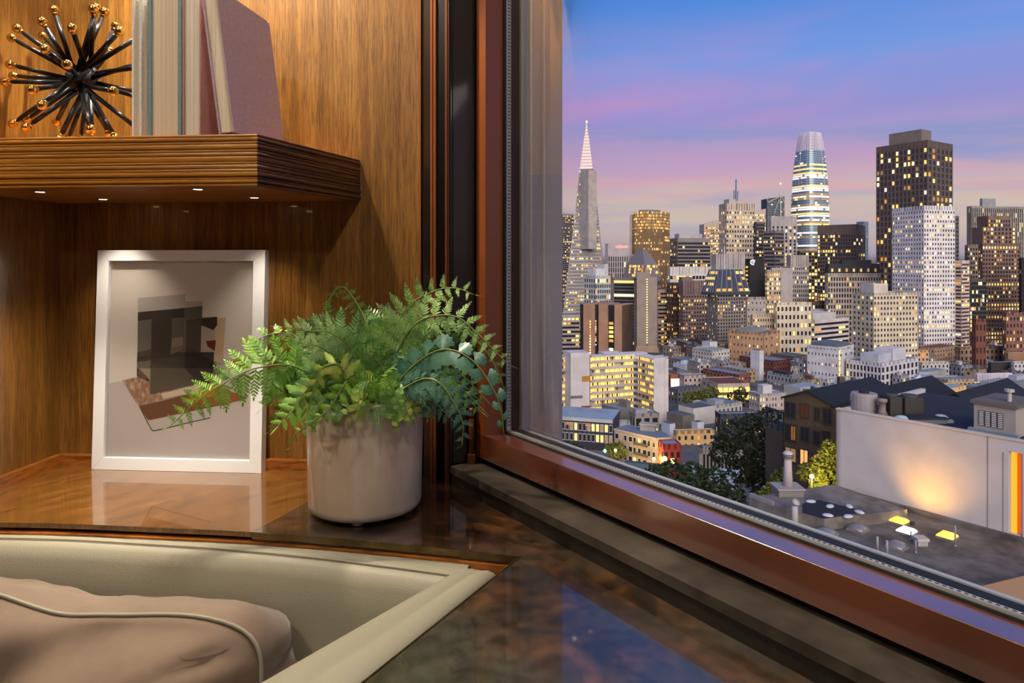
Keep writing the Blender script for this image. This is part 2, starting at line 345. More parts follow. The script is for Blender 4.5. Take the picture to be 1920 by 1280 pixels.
ob('outer_bead', G().obox(WP(gi,.6915,RT-.008), -wn*(WL-.07), -nn*.006, UP*.0135), m_bead, win)
ob('pane', G().obox(WP(gi-.002,.6662,RT-.003), -wn*(WL-.065), -nn*.0004, UP*(WT-RT-.04)), m_glass, win, label='clear glass pane')
ob('pane', G().obox(WP(gi-.002,.6906,RT-.003), -wn*(WL-.065), -nn*.0004, UP*(WT-RT-.04)), m_glass, win, label='clear outer glass pane')
g = G()
a0, a1 = .697, .80                                                          # ribbed outside reveal of grey aluminium
pr = [(.697,.011),(.701,.011),(.702,.0075),(.714,.0075),(.717,.012),(.733,.0125),(.736,.009),(.742,.009),(.744,.0135),(.784,.0135),(.784,-.06),(.697,-.06)]
vs = [WP(gi+o_, d_, RB-.04) for d_, o_ in pr]
g.add(vs+[v+UP*(WT-RB+.1) for v in vs], [(i,(i+1)%len(vs),len(vs)+(i+1)%len(vs),len(vs)+i) for i in range(len(vs))]+[tuple(range(len(vs))), tuple(range(2*len(vs)-1,len(vs)-1,-1))])
ob('outer_reveal', g, m_alu, win, label='grey ribbed aluminium outside reveal')
hg = empty('hinge', V((-.0705,1.182,SZ)), 'bronze barrel hinge at the corner of the window frame', 'hinge')
hb = V((-.0705,1.182,0))
ob('barrel', G().lathe([(.0052,SZ+.018),(.0052,.862),(.0045,.8625)], hb, 14), m_hinge, hg, smooth=True)
ob('barrel', G().lathe([(.0045,.8635),(.0054,.864),(.0054,.877),(.0035,.881)], hb, 14), m_hinge, hg, smooth=True)
ob('foot_bracket', G().box((-.077,1.176,SZ), (-.063,1.1885,SZ+.0175)), m_hinge, hg, bevel=.001)

# ------------------------------------------------------------------ counter
edge_px = [(-120,977.5),(0,979),(86,980.5),(172,983.3),(300,989),(400,993.3),(473,997.2),(560,1003.2),(640,1009.5),(710,1015.8),(780,1022.3),(850,1029.5),(915,1036.2),(978,1042.8)]
edge = [PZ(x, y, CZ) for x, y in edge_px]
seam = edge[6]; sdir = V(((1410-960)/F, 1, 0)).normalized()
seam_end = seam+sdir*.235
jz = lambda v: V((v.x, v.y, 0))
lw = C0-L*.33
woodpoly = [jz(v) for v in edge[1:7]]+[jz(seam_end), jz(onjamb(795))+V((-.012,.0,0)), jz(C0+B*.69), jz(C0), jz(C0-L*.30)]
woodpoly = [jz(v) for v in edge[1:7]]
t_end = seam+sdir*.262
woodpoly += [jz(t_end), jz(C0+B*.697)+V((0,-.001,0)), jz(C0), jz(C0-L*.285)]
ob('wood_counter', G().prism(woodpoly, CZ-.0072, CZ, 0), [m_counter], label='glossy wood veneer counter below the picture frame', cat='counter')
inner_far = edge[-1]; inner_near = PZ(682,1280,CZ); idir = (inner_near-inner_far).normalized()
inn2 = inner_far+idir*.86
mp_ = [jz(v) for v in edge[6:]]+[jz(inn2), jz(WP(1.75,.583,0)), jz(WP(s0,.583,0)), V((-.108,1.184,0)), V((-.13,1.19,0)), V((-.156,1.214,0)), V((-.159,1.229,0)), jz(t_end)]
mp_ = [mp_[0]+sdir*0+B*.0006]+mp_[1:]
ob('marble_counter', G().prism(mp_, CZ-.012, CZ, 0), [m_marble], label='dark polished marble counter under the window and plant pot', cat='counter')
g = G()
path = [v+V((0,0,-.004)) for v in edge[6:]]
for a, b in zip(path[:-1], path[1:]):
    o_ = V((0,-.0022,0)); g.add([a+o_+UP*.0044,b+o_+UP*.0044,b+UP*.0044,a+UP*.0044,a+o_-UP*.0042,b+o_-UP*.0042,b-UP*.0042,a-UP*.0042], [(0,1,2,3),(4,7,6,5),(0,4,5,1)])
g.obox(inner_far+V((-.0018,-.001,-.0082)), idir*.86, V((-.0005,.002,0)), UP*.0086)
ob('counter_edge', g, m_brass, bpy.data.objects['marble_counter'], label='brass edge of the marble')
g = G()                                                                     # wooden apron under the marble
for i in range(0, len(edge)-1):
    a, b = edge[i], edge[i+1]; o_ = V((0,-.006,0)); z0, z1 = V((0,0,-.19)), V((0,0,-.0125))
    g.add([a+o_+z0,b+o_+z0,b+o_+z1,a+o_+z1,a+V((0,.02,0))+z0,b+V((0,.02,0))+z0,b+V((0,.02,0))+z1,a+V((0,.02,0))+z1], [(0,1,2,3),(3,2,6,7),(4,7,6,5)])
g.obox(inner_far+V((-.001,-.004,-.19)), idir*.86, V((.012,0,0)), UP*.177)
S('trim_10', g, m_counter2, label='wood apron under the marble counter edge')
g = G(); g.prism([jz(edge[0]), jz(edge[3]), jz(edge[6]), jz(edge[-1]), jz(inn2), jz(WP(1.75,.62,0)), jz(WP(.05,.62,0)), jz(C0+B*.66), jz(C0-B*.0+L*.0)], 0, .55)
S('cabinet_base', g, m_room, label='carcass under the counters, hidden behind the sofa')

# ------------------------------------------------------------------ banquette sofa
sofa = empty('banquette_sofa', V((-.45,.75,0)), 'greige leather built-in corner banquette below the counter', 'sofa')
LZ = .737
n_ = len(edge); rows = []
def inward(i):
    a = edge[max(i-1,0)]; b = edge[min(i+1,n_-1)]; t = (b-a); t.z = 0; t.normalize(); return V((t.y, -t.x, 0))
prof = lambda w: [(.008,-.30),(.006,-.02),(.0075,-.004),(.012,.0),(w-.006,.0),(w,-.0028),(w+.006,-.0035),(w+.014,-.008),(w+.022,-.022),(w+.03,-.055),(w+.042,-.12),(w+.055,-.20),(w+.065,-.29)]
jm = n_-1
cols_ = []; seamp = []
edge_s = edge[:n_-2]+[edge[n_-3].lerp(edge[n_-2],.55)]
for i in range(len(edge_s)):
    w = .021+.021*max(0, min(1, (i-3)/8)); inw = inward(i); base_ = V((edge_s[i].x, edge_s[i].y, LZ))
    col_ = [base_+inw*(d_)+UP*h_ for d_, h_ in prof(w)]
    cols_.append(col_); seamp.append(base_+inw*(w+.001)+UP*(-.0008))
cols_ = [[p+V((-.4,.02,0)) for p in cols_[0]]]+cols_
ob('backrest', G().grid(cols_), m_leather, sofa, smooth=True)
ob('seam_piping', G().tube(smoothpath(seamp[1:], 4), .0011, 6), m_seam, sofa, smooth=True)
# right-hand back along the marble edge
oa, ob_ = PZ(941,1068,LZ-.004), PZ(688,1282,LZ-.004)
ia, ib = PZ(874,1056,LZ), PZ(470,1281,LZ)
od = (ob_-oa).normalized(); 
def armpt(t, u):                                                            # t along, u 0 outer .. 1 inner
    return (oa+(ob_-oa)*t)*(1-u)+(ia+(ib-ia)*t)*u
ap = [(-.03,-.25),(-.02,-.03),(0,-.012),(.03,-.004),(.12,.002),(.3,.004),(.47,.0025),(.5,.0008),(.53,.0025),(.75,.003),(.92,.0),(1.0,-.008),(1.06,-.03),(1.08,-.25)]
rws = []
for k, t in enumerate([-.02,.0,.02,.06,.12,.25,.5,.75,1.0,1.4,1.75]):
    dz = [-.04,-.014,-.005,-.001,0,0,0,0,0,0,0][k]; sh = [.20,.10,.04,.0,0,0,0,0,0,0,0][k]
    rws.append([armpt(t, u if abs(u) > 1 else u*(1-2*sh)+sh)+UP*(h_+dz) for u, h_ in ap])
ob('side_backrest', G().grid(rws), m_leather, sofa, smooth=True)
ob('seam_piping', G().tube(smoothpath([armpt(.02,.97)+UP*-.004, armpt(.0,.86)+UP*-.006, armpt(-.008,.7)+UP*-.010, armpt(-.004,.55)+UP*-.012], 6), .0007, 6), M('dark_seam_thread', c(92,84,70), .7), sofa, smooth=True)  # thin dark seam line at the backrest corner
ob('seat', G().prism([V((-1.6,.94,0)), V((-.10,.86,0)), V((-.24,.70,0)), V((-.72,.12,0)), V((-1.6,.12,0))], .10, .44), m_leather, sofa, bevel=.02)
# ------------------------------------------------------------------ velvet cushion
cu = empty('velvet_cushion', V((-.55,.85,.44)), 'taupe velvet cushion with corded edge leaning on the leather sofa', 'cushion')
cA = V((1,-.02,0)).normalized(); cB = V((0,.30,.954)).normalized(); cN = cA.cross(cB).normalized()
cN = -cN if cN.y > 0 else cN
CW, CH, CT = .295, .155, .062
cc0 = V((-.575,.835,.712))-cB*CH
def rr(th, n=7):
    x, y = math.cos(th), math.sin(th); r = (abs(x)**n+abs(y)**n)**(-1/n); return x*r, y*r
NT = 160
def topwave(x): return .026/(1+math.exp((x-.0)/.02))-.003*math.exp(-((x-.06)/.03)**2)+.001*math.sin(x*40)
def cush(th, k, off):                                                       # k radial scale, off along normal
    x, y = rr(th); X, Y = x*CW*k, y*CH*k
    if y > 0: Y += topwave(X)*max(0,y)**2*(k if k < 1.004 else max(.35, 1-(.05-off)*7))
    return cc0+cA*X+cB*Y+cN*off
def folds(p):
    d = p-cc0; x, y = d.dot(cA), d.dot(cB)
    f = .011*math.sin(26*(x-1.9*y)+2.4*math.sin(9*x+1)) * math.exp(-((y-.12)/.14)**2)
    f += .008*mnoise.noise(V((x*9,y*9,2)))
    q = ((x-.232)/.038)**2+((y-.112-.25*(x-.232))/.008)**2
    f += -.012*math.exp(-q*1.2)+.006*math.exp(-(((x-.23)/.05)**2+((y-.128)/.010)**2))
    return f
rowsF = []
for k in [1.0,.985,.95,.9,.83,.75,.65,.52,.38,.22,.08,.004]:
    rr_ = []
    for j in range(NT):
        th = 2*math.pi*j/NT; bul = .058*(1-k**3.2)**.8; p = cush(th, k, .05+bul); d = 0 if k > .97 else folds(p)*min(1,(1-k)*9); d += .0022*math.sin(j*1.31+2*math.sin(j*.37))*math.exp(-(1-k)*13)*(1-k)*18*math.exp(-(1-k)*6); rr_.append(p+cN*d)
    rowsF.append(rr_)
rowsG = []
for k_, off in [(1.0,.05),(1.03,.035),(1.045,.01),(1.045,-.02),(1.02,-.05),(.98,-.062),(.8,-.075),(.4,-.085),(.004,-.088)]:
    rr_ = []
    for j in range(NT):
        th = 2*math.pi*j/NT; x, y = rr(th); p = cush(th, k_, off)
        puck = .0013*math.sin(j*1.25+off*70)+.0035*mnoise.noise(V((j*.3,off*24,0))); 
        ear = .020*math.exp(-((th-.46)/.035)**2)*max(0,1-abs(off+.0)/.06)-.010*math.exp(-((th-.56)/.03)**2)*max(0,1-abs(off)/.06)
        rr_.append(p+(cA*x+cB*y)*((puck if .97 < k_ < 1.2 and off < .045 else 0)+ear))
    rowsG.append(rr_)
fr_ = ob('front_panel', G().grid(rowsF, closed=True), m_velvet, cu, smooth=True)
ob('gusset', G().grid(rowsG, closed=True), m_velvet, cu, smooth=True)
ob('piping', G().tube([cush(2*math.pi*j/NT, 1.006, .0515) for j in range(NT+1)], .0026, 8), m_cord, cu, smooth=True)

# ------------------------------------------------------------------ floating shelf with reeded edge
SB = ZC+.112; ST = ZC+.187
fl = PZ(0,356,SB); fr = P(482,348,1.0); fr.z = SB
edir = V((470/F, 1, 0)).normalized()
bk = lambda p: p
def hit(p, d, q, e_):                                                       # 2-D line meet
    den = d.x*e_.y-d.y*e_.x; t = ((q.x-p.x)*e_.y-(q.y-p.y)*e_.x)/den; return p+d*t
fr = V((fr.x, fr.y, 0)); fdir = -B
fl = hit(fr, fdir, C0, L); br = hit(fr, edir, C0, B)
shelf = empty('floating_shelf', V((C0.x, C0.y, SB)), 'thick floating wood shelf with reeded edge and recessed lights', 'shelf')
ins = .006
fi = fr+L*ins-B*ins*.6
sp_ = [fl+L*ins, fi, hit(fi, edir, C0, B)+V((-.001,-.001,0)), C0+V((.001,-.001,0))]
ob('shelf_body', G().prism(sp_, SB, ST, 0, 0), [m_soffit], shelf)
random.seed(3)
hs = [.0042,.0062,.004,.0078,.0042,.0055,.0085,.004,.0062,.0045,.0074,.004,.0055,.0042]; tot = sum(hs); z = ST+.0012
for h in hs:
    h = h*(ST-SB+.0012)/tot; d = .0022+.0028*random.random() if h > .0045 else .0012+.0015*random.random()
    sect = [(0,0),(d*.75,-h*.10),(d,-h*.35),(d,-h*.65),(d*.75,-h*.90),(0,-h)]
    r1, r2, r3 = [], [], []
    for q, dz in sect:
        o1 = -L*q+UP*(z+dz); en = V((edir.y,-edir.x,0)); cor = fr+(-L*q+B*q*.6)
        r1.append(fl+L*0+o1); r2.append(cor+UP*(z+dz)); r3.append(br+en*q*.8+UP*(z+dz))
    r1.append(fl+L*ins+UP*(z-h)); r2.append(fi+UP*(z-h)); r3.append(br+V((-.006,-.002,0))+UP*(z-h))
    r1.append(fl+L*ins+UP*z); r2.append(fi+UP*z); r3.append(br+V((-.006,-.002,0))+UP*z)
    ob('front_reed', G().grid([r1, r2], closed=True), m_shelfw, shelf)
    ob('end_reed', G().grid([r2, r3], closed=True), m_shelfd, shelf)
    z -= h
spots = [PZ(75,359,SB), PZ(193,373,SB), PZ(371,354,SB), PZ(477,370,SB)]
dl = bpy.data.lights.new('shelf_led', 'SPOT'); dl.energy = 5.5; dl.color = (1,.86,.68); dl.spot_size = math.radians(84); dl.spot_blend = 1.0; dl.shadow_soft_size = .006
dl2 = dl.copy(); dl.energy = 13; dl2.energy = 4.2
for kk, p in enumerate(spots):
    rg = ob('downlight', G().lathe([(.0065,-.0006),(.0085,-.0012),(.0095,0),(.0065,.0004)], p, 20), m_chrome, shelf, smooth=True)
    ob('lens', G().lathe([(1e-5,-.0011),(.0064,-.0009),(.0064,.0)], p, 20), m_led, rg)
    lo = bpy.data.objects.new('shelf_led_lamp', dl if kk in (0, 2) else dl2); COL.objects.link(lo); lo.location = p+V((0,0,-.004))
# soffit lamps above the shelf: warm spots washing the panelling, the books and the plant
def spot(name, loc, tgt, e, size, col=(1,.86,.66), soft=.015, blend=.5):
    d = bpy.data.lights.new(name, 'SPOT'); d.energy = e; d.color = col; d.spot_size = math.radians(size); d.spot_blend = blend; d.shadow_soft_size = soft
    o = bpy.data.objects.new(name, d); COL.objects.link(o); o.location = loc; o.rotation_euler = (V(tgt)-V(loc)).to_track_quat('-Z','Y').to_euler(); return o
for k, (x, y, e_, tg) in enumerate([(-.54,1.13,58,(-.42,1.08,.9)), (-.80,1.13,22,(-.78,1.14,1.3))]):
    f_ = ob('ceiling_downlight', G().lathe([(.03,SOF-.002),(.036,SOF-.004),(.04,SOF)], V((x,y,0)), 24), m_chrome, label=['small recessed soffit downlight above the books', 'small recessed soffit downlight above the starburst sculpture'][k], cat='downlight', group='soffit downlights')
    ob('lens', G().lathe([(1e-5,SOF-.0015),(.03,SOF-.0015)], V((x,y,0)), 24), m_led, f_)
    spot('soffit_lamp', (x,y,SOF-.012), tg, e_, 98, blend=.35)
# room downlights on the ceiling behind the viewpoint
for k, (x, y, e_) in enumerate([(-1.15,.05,56), (.02,.12,48), (-.88,-2.35,40)]):
    f_ = ob('ceiling_downlight', G().lathe([(.07,ROOMH-.003),(.08,ROOMH-.005),(.085,ROOMH)], V((x,y,0)), 24), m_chrome, label=['round ceiling downlight over the left end of the sofa', 'round ceiling downlight nearest the window', 'round ceiling downlight by the rear wall of the room'][k], cat='downlight', group='room downlights')
    ob('lens', G().lathe([(1e-5,ROOMH-.002),(.07,ROOMH-.002)], V((x,y,0)), 24), m_led, f_)
    spot('room_lamp', (x,y,ROOMH-.02), (x*.6-.1,y*.3+.55,.7), e_, 140, col=(1,.88,.72), soft=.07)
# ------------------------------------------------------------------ picture frame
bl, brp = PZ(171,880,CZ), PZ(489.5,887.5,CZ)
fu = (brp-bl).normalized(); FWD = (brp-bl).length
back = V((-fu.y, fu.x, 0)); fv = (UP*.404+back*.017).normalized(); fn = fu.cross(fv).normalized(); fn = -fn if fn.y > 0 else fn
FHT = .4065; RW = .0225; FT = .019
pf = empty('picture_frame', bl+(brp-bl)*.5, 'white framed abstract art print leaning against the wood wall', 'picture frame')
def FP(u, v, w=0): return bl+fu*u+fv*v-fn*w                                 # w: into the frame from the front face
def rail(a, b, ca, cb):                                                     # mitred moulding from outer corners a,b with inner corners ca,cb
    g = G(); vs = []
    for w in (0, FT): vs += [FP(*a, w), FP(*b, w), FP(*cb, w), FP(*ca, w)]
    return g.add(vs, [(0,1,2,3),(4,7,6,5),(0,4,5,1),(1,5,6,2),(2,6,7,3),(3,7,4,0)])
O = [(0,0),(FWD,0),(FWD,FHT),(0,FHT)]; I = [(RW,RW),(FWD-RW,RW),(FWD-RW,FHT-RW*.9),(RW,FHT-RW*.9)]
for k in range(4): ob('moulding', rail(O[k], O[(k+1)%4], I[k], I[(k+1)%4]), m_frame, pf, bevel=.0007)
ob('backing', G().obox(FP(.004,.004,.012), fu*(FWD-.008), fv*(FHT-.008), -fn*.006), m_white, pf)
art = ob('print', G().obox(FP(RW-.003,RW-.003,.0105), fu*(FWD-2*RW+.006), fv*(FHT-2*RW+.006), -fn*.001), m_paper, pf, label='abstract collage print in greys and browns')
ob('glazing', G().obox(FP(RW-.002,RW-.002,.0065), fu*(FWD-2*RW+.004), fv*(FHT-2*RW+.004), -fn*.0006), m_pglass, pf)
ao = FP(0,0,.0105)
def shape(pts, col, lvl, rough=.7, vary=None):
    o_ = ao+fn*(.00012*lvl); vs = [PP(x, y, o_, fn) for x, y in pts]; n = len(vs)
    m = M('print_ink_%d_%d_%d_%d' % (*col, lvl), c(*col), rough, vary=vary)
    ob('printed_shape', G().add(vs+[v-fn*.00008 for v in vs], [tuple(range(n))]+[(i,(i+1)%n,n+(i+1)%n,n+i) for i in range(n)]), m, art)
k2 = lambda pts, ox, oy, s: [(ox+x/s, oy+y/s) for x, y in pts]
A1 = lambda *p: k2(p, 160, 450, 5.333); A2 = lambda *p: k2(p, 160, 660, 5.333)
shape(A2((222,315),(360,290),(1400,60),(1640,120),(1640,1090),(195,1050)), (196,190,188), 1)
shape(A1((525,578),(1000,540),(1000,615),(1168,610),(1168,660),(525,720)), (186,182,180), 2)
shape(A2((545,545),(1320,430),(1250,655),(680,790),(660,785)), (186,184,180), 2)
shape(A2((1250,650),(1250,660),(680,792),(655,775),(545,560),(553,556),(664,770),(684,782)), (72,72,74), 3)
shape(A2((535,540),(1300,360),(1610,465),(1400,520),(640,680),(620,670)), (112,74,48), 3)
shape(A2((1030,430),(1300,360),(1560,420),(1610,465),(1100,580),(1060,520)), (150,92,44), 4)
shape(A2((1040,430),(1300,300),(1420,380),(1200,470),(1060,480)), (190,128,40), 5)
shape(A2((368,280),(640,225),(1040,425),(790,470),(530,540)), (150,118,92), 4, vary=(140, c(196,170,150), .48, .62, (1,1,.4)))
shape(A2((750,418),(1130,320),(1160,380),(1030,415),(790,465)), (206,192,172), 6)
shape(A2((515,100),(660,80),(655,220),(640,270),(515,150)), (158,148,126), 5)
shape(A2((515,145),(640,270),(645,300),(515,242)), (104,88,76), 6, vary=(160, c(60,50,44), .45, .6))
shape(A1((525,720),(1168,660),(1162,790),(1162,1280),(520,1280),(520,1210)), (112,108,100), 7)
shape(A2((520,0),(1145,0),(1135,315),(720,405),(650,420),(650,210),(655,80),(515,100)), (92,86,74), 7)
shape(A1((525,722),(995,680),(995,770),(865,780),(665,790),(525,810)), (58,50,46), 8)
shape(A1((665,712),(865,694),(865,990),(850,1160),(655,1190)), (62,56,50), 9)
shape(A1((865,780),(985,770),(985,960),(860,985)), (98,94,86), 9)
shape(A1((525,810),(658,800),(655,960),(522,985)), (108,106,100), 9)
shape(A1((865,985),(978,962),(978,1050),(855,1075)), (140,130,112), 9)
shape(A1((855,1075),(978,1052),(978,1090),(850,1150)), (122,106,76), 10)
shape(A1((520,1120),(655,1090),(655,1150),(520,1175)), (80,72,64), 10)
shape(A1((1168,770),(1318,765),(1318,860),(1290,1280),(1145,1120),(1160,850)), (176,164,156), 9)
shape(A1((1015,798),(1318,766),(1318,850),(1280,900),(1160,850),(1060,810)), (54,46,44), 11)
shape(A1((1300,780),(1405,772),(1370,1230),(1290,1210)), (206,182,152), 10)
shape(A1((1205,1008),(1305,1000),(1295,1105),(1225,1065)), (112,42,32), 12)
shape(A1((1010,800),(1160,795),(1150,1280),(1000,1280)), (78,72,66), 12)
shape(A2((1000,0),(1150,0),(1140,110),(1138,315),(1000,150)), (64,58,54), 12)
shape(A1((1000,1090),(1080,1070),(1285,1225),(1285,1280),(1000,1280)), (70,62,58), 13)
shape(A2((985,0),(1285,0),(1280,260),(1200,380),(1138,315),(985,150)), (60,52,50), 13)
shape(A2((1285,100),(1400,195),(1340,240),(1280,260)), (128,112,100), 12)
shape(A2((1455,85),(1625,65),(1600,160),(1560,180)), (186,62,40), 8)
shape(A1((990,680),(1168,660),(1165,770),(1010,795),(990,810)), (98,98,86), 11)

# ------------------------------------------------------------------ books
def book(name, label, xa, xb, ya, yb, depth, h, ccol, pcol, lean=0, cth=.003, rnd=.0, extra=0, right=True, left=True):
    """fore-edge between photo columns xa, xb at distance ya; spine towards the wall"""
    z0 = ST+.0014
    a = V(((xa-960)/F*ya, ya, 0)); b = V(((xb-960)/F*yb, yb, 0)); w = (b-a).length; x_ = (b-a).normalized(); d_ = V((-x_.y, x_.x, 0))
    d_ = (d_*math.cos(.03)+x_*math.sin(.03)).normalized()
    sl = math.sin(lean); cl = math.cos(lean)
    X = x_*cl+UP*(sl); Z = UP*cl-x_*sl                                        # lean>0: top tilts to the left
    o = a+UP*z0
    if lean > 0: o = a+UP*z0
    root = empty(name, a+x_*(w/2)+d_*(depth/2)+UP*z0, label, 'book', 'books on the floating shelf')
    mc = M(label+' cover', ccol, .55, bump=(260,.35,.002), vary=(220, tuple(v*.86 for v in ccol[:3])+(1,), .4, .6)); mpg = M(label+' pages', pcol, .8, vary=(1, tuple(v*.78 for v in pcol[:3])+(1,), .42, .6, (1200,8,1.5)))
    bw = w; T = lambda i, j, k: o+X*i+d_*j+Z*k
    def bx(i0,i1,j0,j1,k0,k1): return G().obox(T(i0,j0,k0), X*(i1-i0), d_*(j1-j0), Z*(k1-k0))
    def board(i0):
        if not rnd: return bx(i0,i0+cth,0,depth,0,h)
        pts = [(0,0),(depth,0)]+[(depth-rnd+rnd*math.cos(t), h-rnd+rnd*math.sin(t)) for t in [0,.4,.8,1.2,1.57]]+[(0,h)]
        n = len(pts); vs = [T(i0,j,k) for j, k in pts]+[T(i0+cth,j,k) for j, k in pts]
        return G().add(vs, [tuple(range(n)), tuple(range(2*n-1,n-1,-1))]+[(q,(q+1)%n,n+(q+1)%n,n+q) for q in range(n)])
    if left: ob('cover', board(0), mc, root, bevel=.0006)
    if right: ob('cover', board(bw-cth), mc, root, bevel=.0006)
    if left: ob('spine', bx(0,bw,depth,depth+.003,0,h), mc, root, bevel=.001)
    i0, i1 = (cth if left else .0), (bw-cth if right else bw)
    rows = []                                                                # concave fore-edge page block
    for q in range(9):
        t = q/8; i = i0+(i1-i0)*t; j = .004+.0035*math.sin(math.pi*t); rows.append([T(i,j,.0035),T(i,j,h-.004),T(i,depth,h-.004),T(i,depth,.0035)])
    g = G().grid(rows, closed=True); k = len(rows[0]); g.f += [(0,1,2,3), tuple(8*4+q for q in (3,2,1,0))]; g.m += [0,0]
    ob('page_block', g, mpg, root)
    return root
book('hardback_book', 'slim white hardback with cream pages, leftmost of the books on shelf', 247, 265.5, 1.045, 1.044, .15, .2185, c(226,224,220), c(226,214,190), cth=.0035)
book('paperback_book', 'thin cream paperback squeezed between white and teal hardbacks on shelf', 266, 275.5, 1.047, 1.046, .145, .212, c(222,206,188), c(224,208,186), cth=.001)
book('hardback_book', 'thickest book on the shelf, teal cloth hardback with wide cream page edges', 276, 340.5, 1.040, 1.036, .155, .2225, c(118,148,150), c(224,204,176), cth=.0062)
book('hardback_book', 'pink covered book with pale pages between teal and leaning books', 342, 376, 1.034, 1.031, .15, .2185, c(186,140,136), c(226,216,196), cth=.0022, left=True)
book('hardback_book', 'mauve cloth book leaning left at the right end of the row', 410, 439.5, 1.008, 1.005, .155, .2205, c(186,160,172), c(232,216,190), lean=math.radians(7.6), cth=.003, rnd=.008)

# ------------------------------------------------------------------ sputnik sculpture
SY = 1.14; sc = P(156,148,SY); sr = 1275/SY
scu = empty('starburst_sculpture', V((sc.x, sc.y, ST)), 'black metal starburst sculpture with gold ball tips on shelf', 'sculpture')
tips = [(101,18,.2),(79,40,-.45),(175,17,-.7),(181,14,.8),(196,22,.5),(32,53,-.4),(22,71,.4),(135,53,-.9),(80,67,.7),(84,92,-.9),(217,49,.6),(225,58,-.5),(207,95,.95),(126,121,-1),
        (19,121,-.1),(25,142,.5),(9,153,-.2),(60,168,-.85),(212,171,-.95),(79,197,-.8),(24,232,.1),(50,224,.7),(49,239,-.4),(106,229,.85),(170,242,-.7),
        (262,68,-.3),(290,122,0),(292,110,.5),(272,176,.3),(285,190,-.3),(262,244,.2),(110,262,-.3),(128,262,.5),(152,262,.2),(173,262,.1),(216,258,-.3),(205,250,.7)]
rodm = mesh('rod', G().lathe([(.0039,0),(.0039,.97),(.0022,.975),(.0022,1)], V((0,0,0)), 10), m_rod, smooth=True)
ballm = mesh('gold_ball', G().ball((0,0,0), .0076, n=16, h=10).lathe([(.0040,-.0098),(.0044,-.0085),(.0040,-.006)], V((0,0,0)), 12), m_gold, smooth=True)
random.seed(11)
for x, y, s_ in tips:
    p = P(x, y, SY); d = (p-sc); r2 = d.x**2+d.z**2; R = .125; dep = math.sqrt(max(R*R-r2, .0006))
    p = sc+V((d.x, (1 if s_ > 0 else -1)*dep*min(1, .35+abs(s_)), d.z))
    p = V((0,0,ZC))+(p-V((0,0,ZC)))*1.0
    f = p.y/SY; p = V((( x-960)/F*p.y, p.y, ZC+(HY-y)/F*p.y))                # keep the ball where the photo shows it at its own distance
    p.z = max(p.z, ST+.0085)
    dirn = (p-sc).normalized(); side = dirn.orthogonal().normalized(); side.rotate(Matrix.Rotation(random.random()*6.28, 3, dirn))
    a = sc-dirn*.022+side*.012; ax = (p-a); ln = ax.length-.009; ax.normalize(); u = ax.orthogonal().normalized(); w = ax.cross(u)
    r_ = inst('rod', rodm, frame(a, u, w, ax*ln), scu)
    bo = bpy.data.objects.new('gold_tip', ballm); COL.objects.link(bo); bo.parent = r_
    bo.matrix_local = Matrix.Diagonal((1,1,1/ln,1)) @ Matrix.Translation((0,0,ln+.009))
# ------------------------------------------------------------------ fern in its pot
pc = V((-.2285, 1.0616, CZ)); PR = .0868
pot = empty('plant_pot', pc, 'cream glazed cylindrical pot on small feet holding the fern', 'pot')
zb = .0065; PH = .178
prof_ = [(.001,zb),(PR-.010,zb),(PR-.004,zb+.0015),(PR-.0008,zb+.006),(PR,zb+.012),(PR+.001,PH*.5),(PR+.0035,PH-.004),(PR+.0035,PH-.001),(PR+.002,PH),(PR-.002,PH-.001),(PR-.0035,PH-.006),(PR-.006,PH-.05),(.001,PH-.05)]
ob('pot_body', G().lathe(prof_, pc, 72), m_pot, pot, smooth=True)
for a in (-.2, 1.9, 3.6, 4.75):
    p = pc+V((math.cos(a)*.068, math.sin(a)*.068, 0)); ob('foot', G().lathe([(.006,0),(.0085,.002),(.0085,zb+.001)], p, 14), M('unglazed_foot', c(168,128,112), .7), pot, smooth=True)
g = G(); g.lathe([(.001,PH-.013),(.03,PH-.012),(.06,PH-.016),(PR-.0055,PH-.02),(PR-.006,PH-.045),(.001,PH-.046)], pc, 36)
ob('soil', g, m_soil, pot, smooth=True)
def leafmat(name, a, b, rough=.32):
    m = bpy.data.materials.new(name); m.use_nodes = True; t = m.node_tree; bs = t.nodes['Principled BSDF']
    tcn = N(t, 'ShaderNodeTexCoord'); nz = N(t, 'ShaderNodeTexNoise'); nz.inputs['Scale'].default_value = 3
    oi = N(t, 'ShaderNodeObjectInfo'); ad = N(t, 'ShaderNodeMath', operation='ADD'); mu = N(t, 'ShaderNodeMath', operation='MULTIPLY'); mu.inputs[1].default_value = .35
    r = ramp(t, [(.38, a), (.85, b)]); t.links.new(tcn.outputs['Object'], nz.inputs[0]); t.links.new(oi.outputs['Random'], mu.inputs[0]); t.links.new(mu.outputs[0], ad.inputs[0]); t.links.new(nz.outputs[0], ad.inputs[1])
    t.links.new(ad.outputs[0], r.inputs[0]); t.links.new(r.outputs[0], bs.inputs['Base Color']); bs.inputs['Roughness'].default_value = rough; bs.inputs['Specular IOR Level'].default_value = .6
    tl = N(t, 'ShaderNodeBsdfTranslucent'); ms = N(t, 'ShaderNodeMixShader'); ms.inputs[0].default_value = .2; out = t.nodes['Material Output']
    t.links.new(r.outputs[0], tl.inputs[0]); t.links.new(bs.outputs[0], ms.inputs[1]); t.links.new(tl.outputs[0], ms.inputs[2]); t.links.new(ms.outputs[0], out.inputs[0])
    return m
lm = {'g': leafmat('fresh_green_leaf', c(74,134,34), c(138,184,70)), 's': leafmat('silvery_green_leaf', c(88,138,60), c(160,192,118), .26),
      'b': leafmat('blue_green_leaf', c(54,104,88), c(98,142,122)), 'y': leafmat('yellow_green_leaf', c(126,160,48), c(182,198,96)), 'd': leafmat('deep_green_leaf', c(46,96,28), c(92,142,50))}
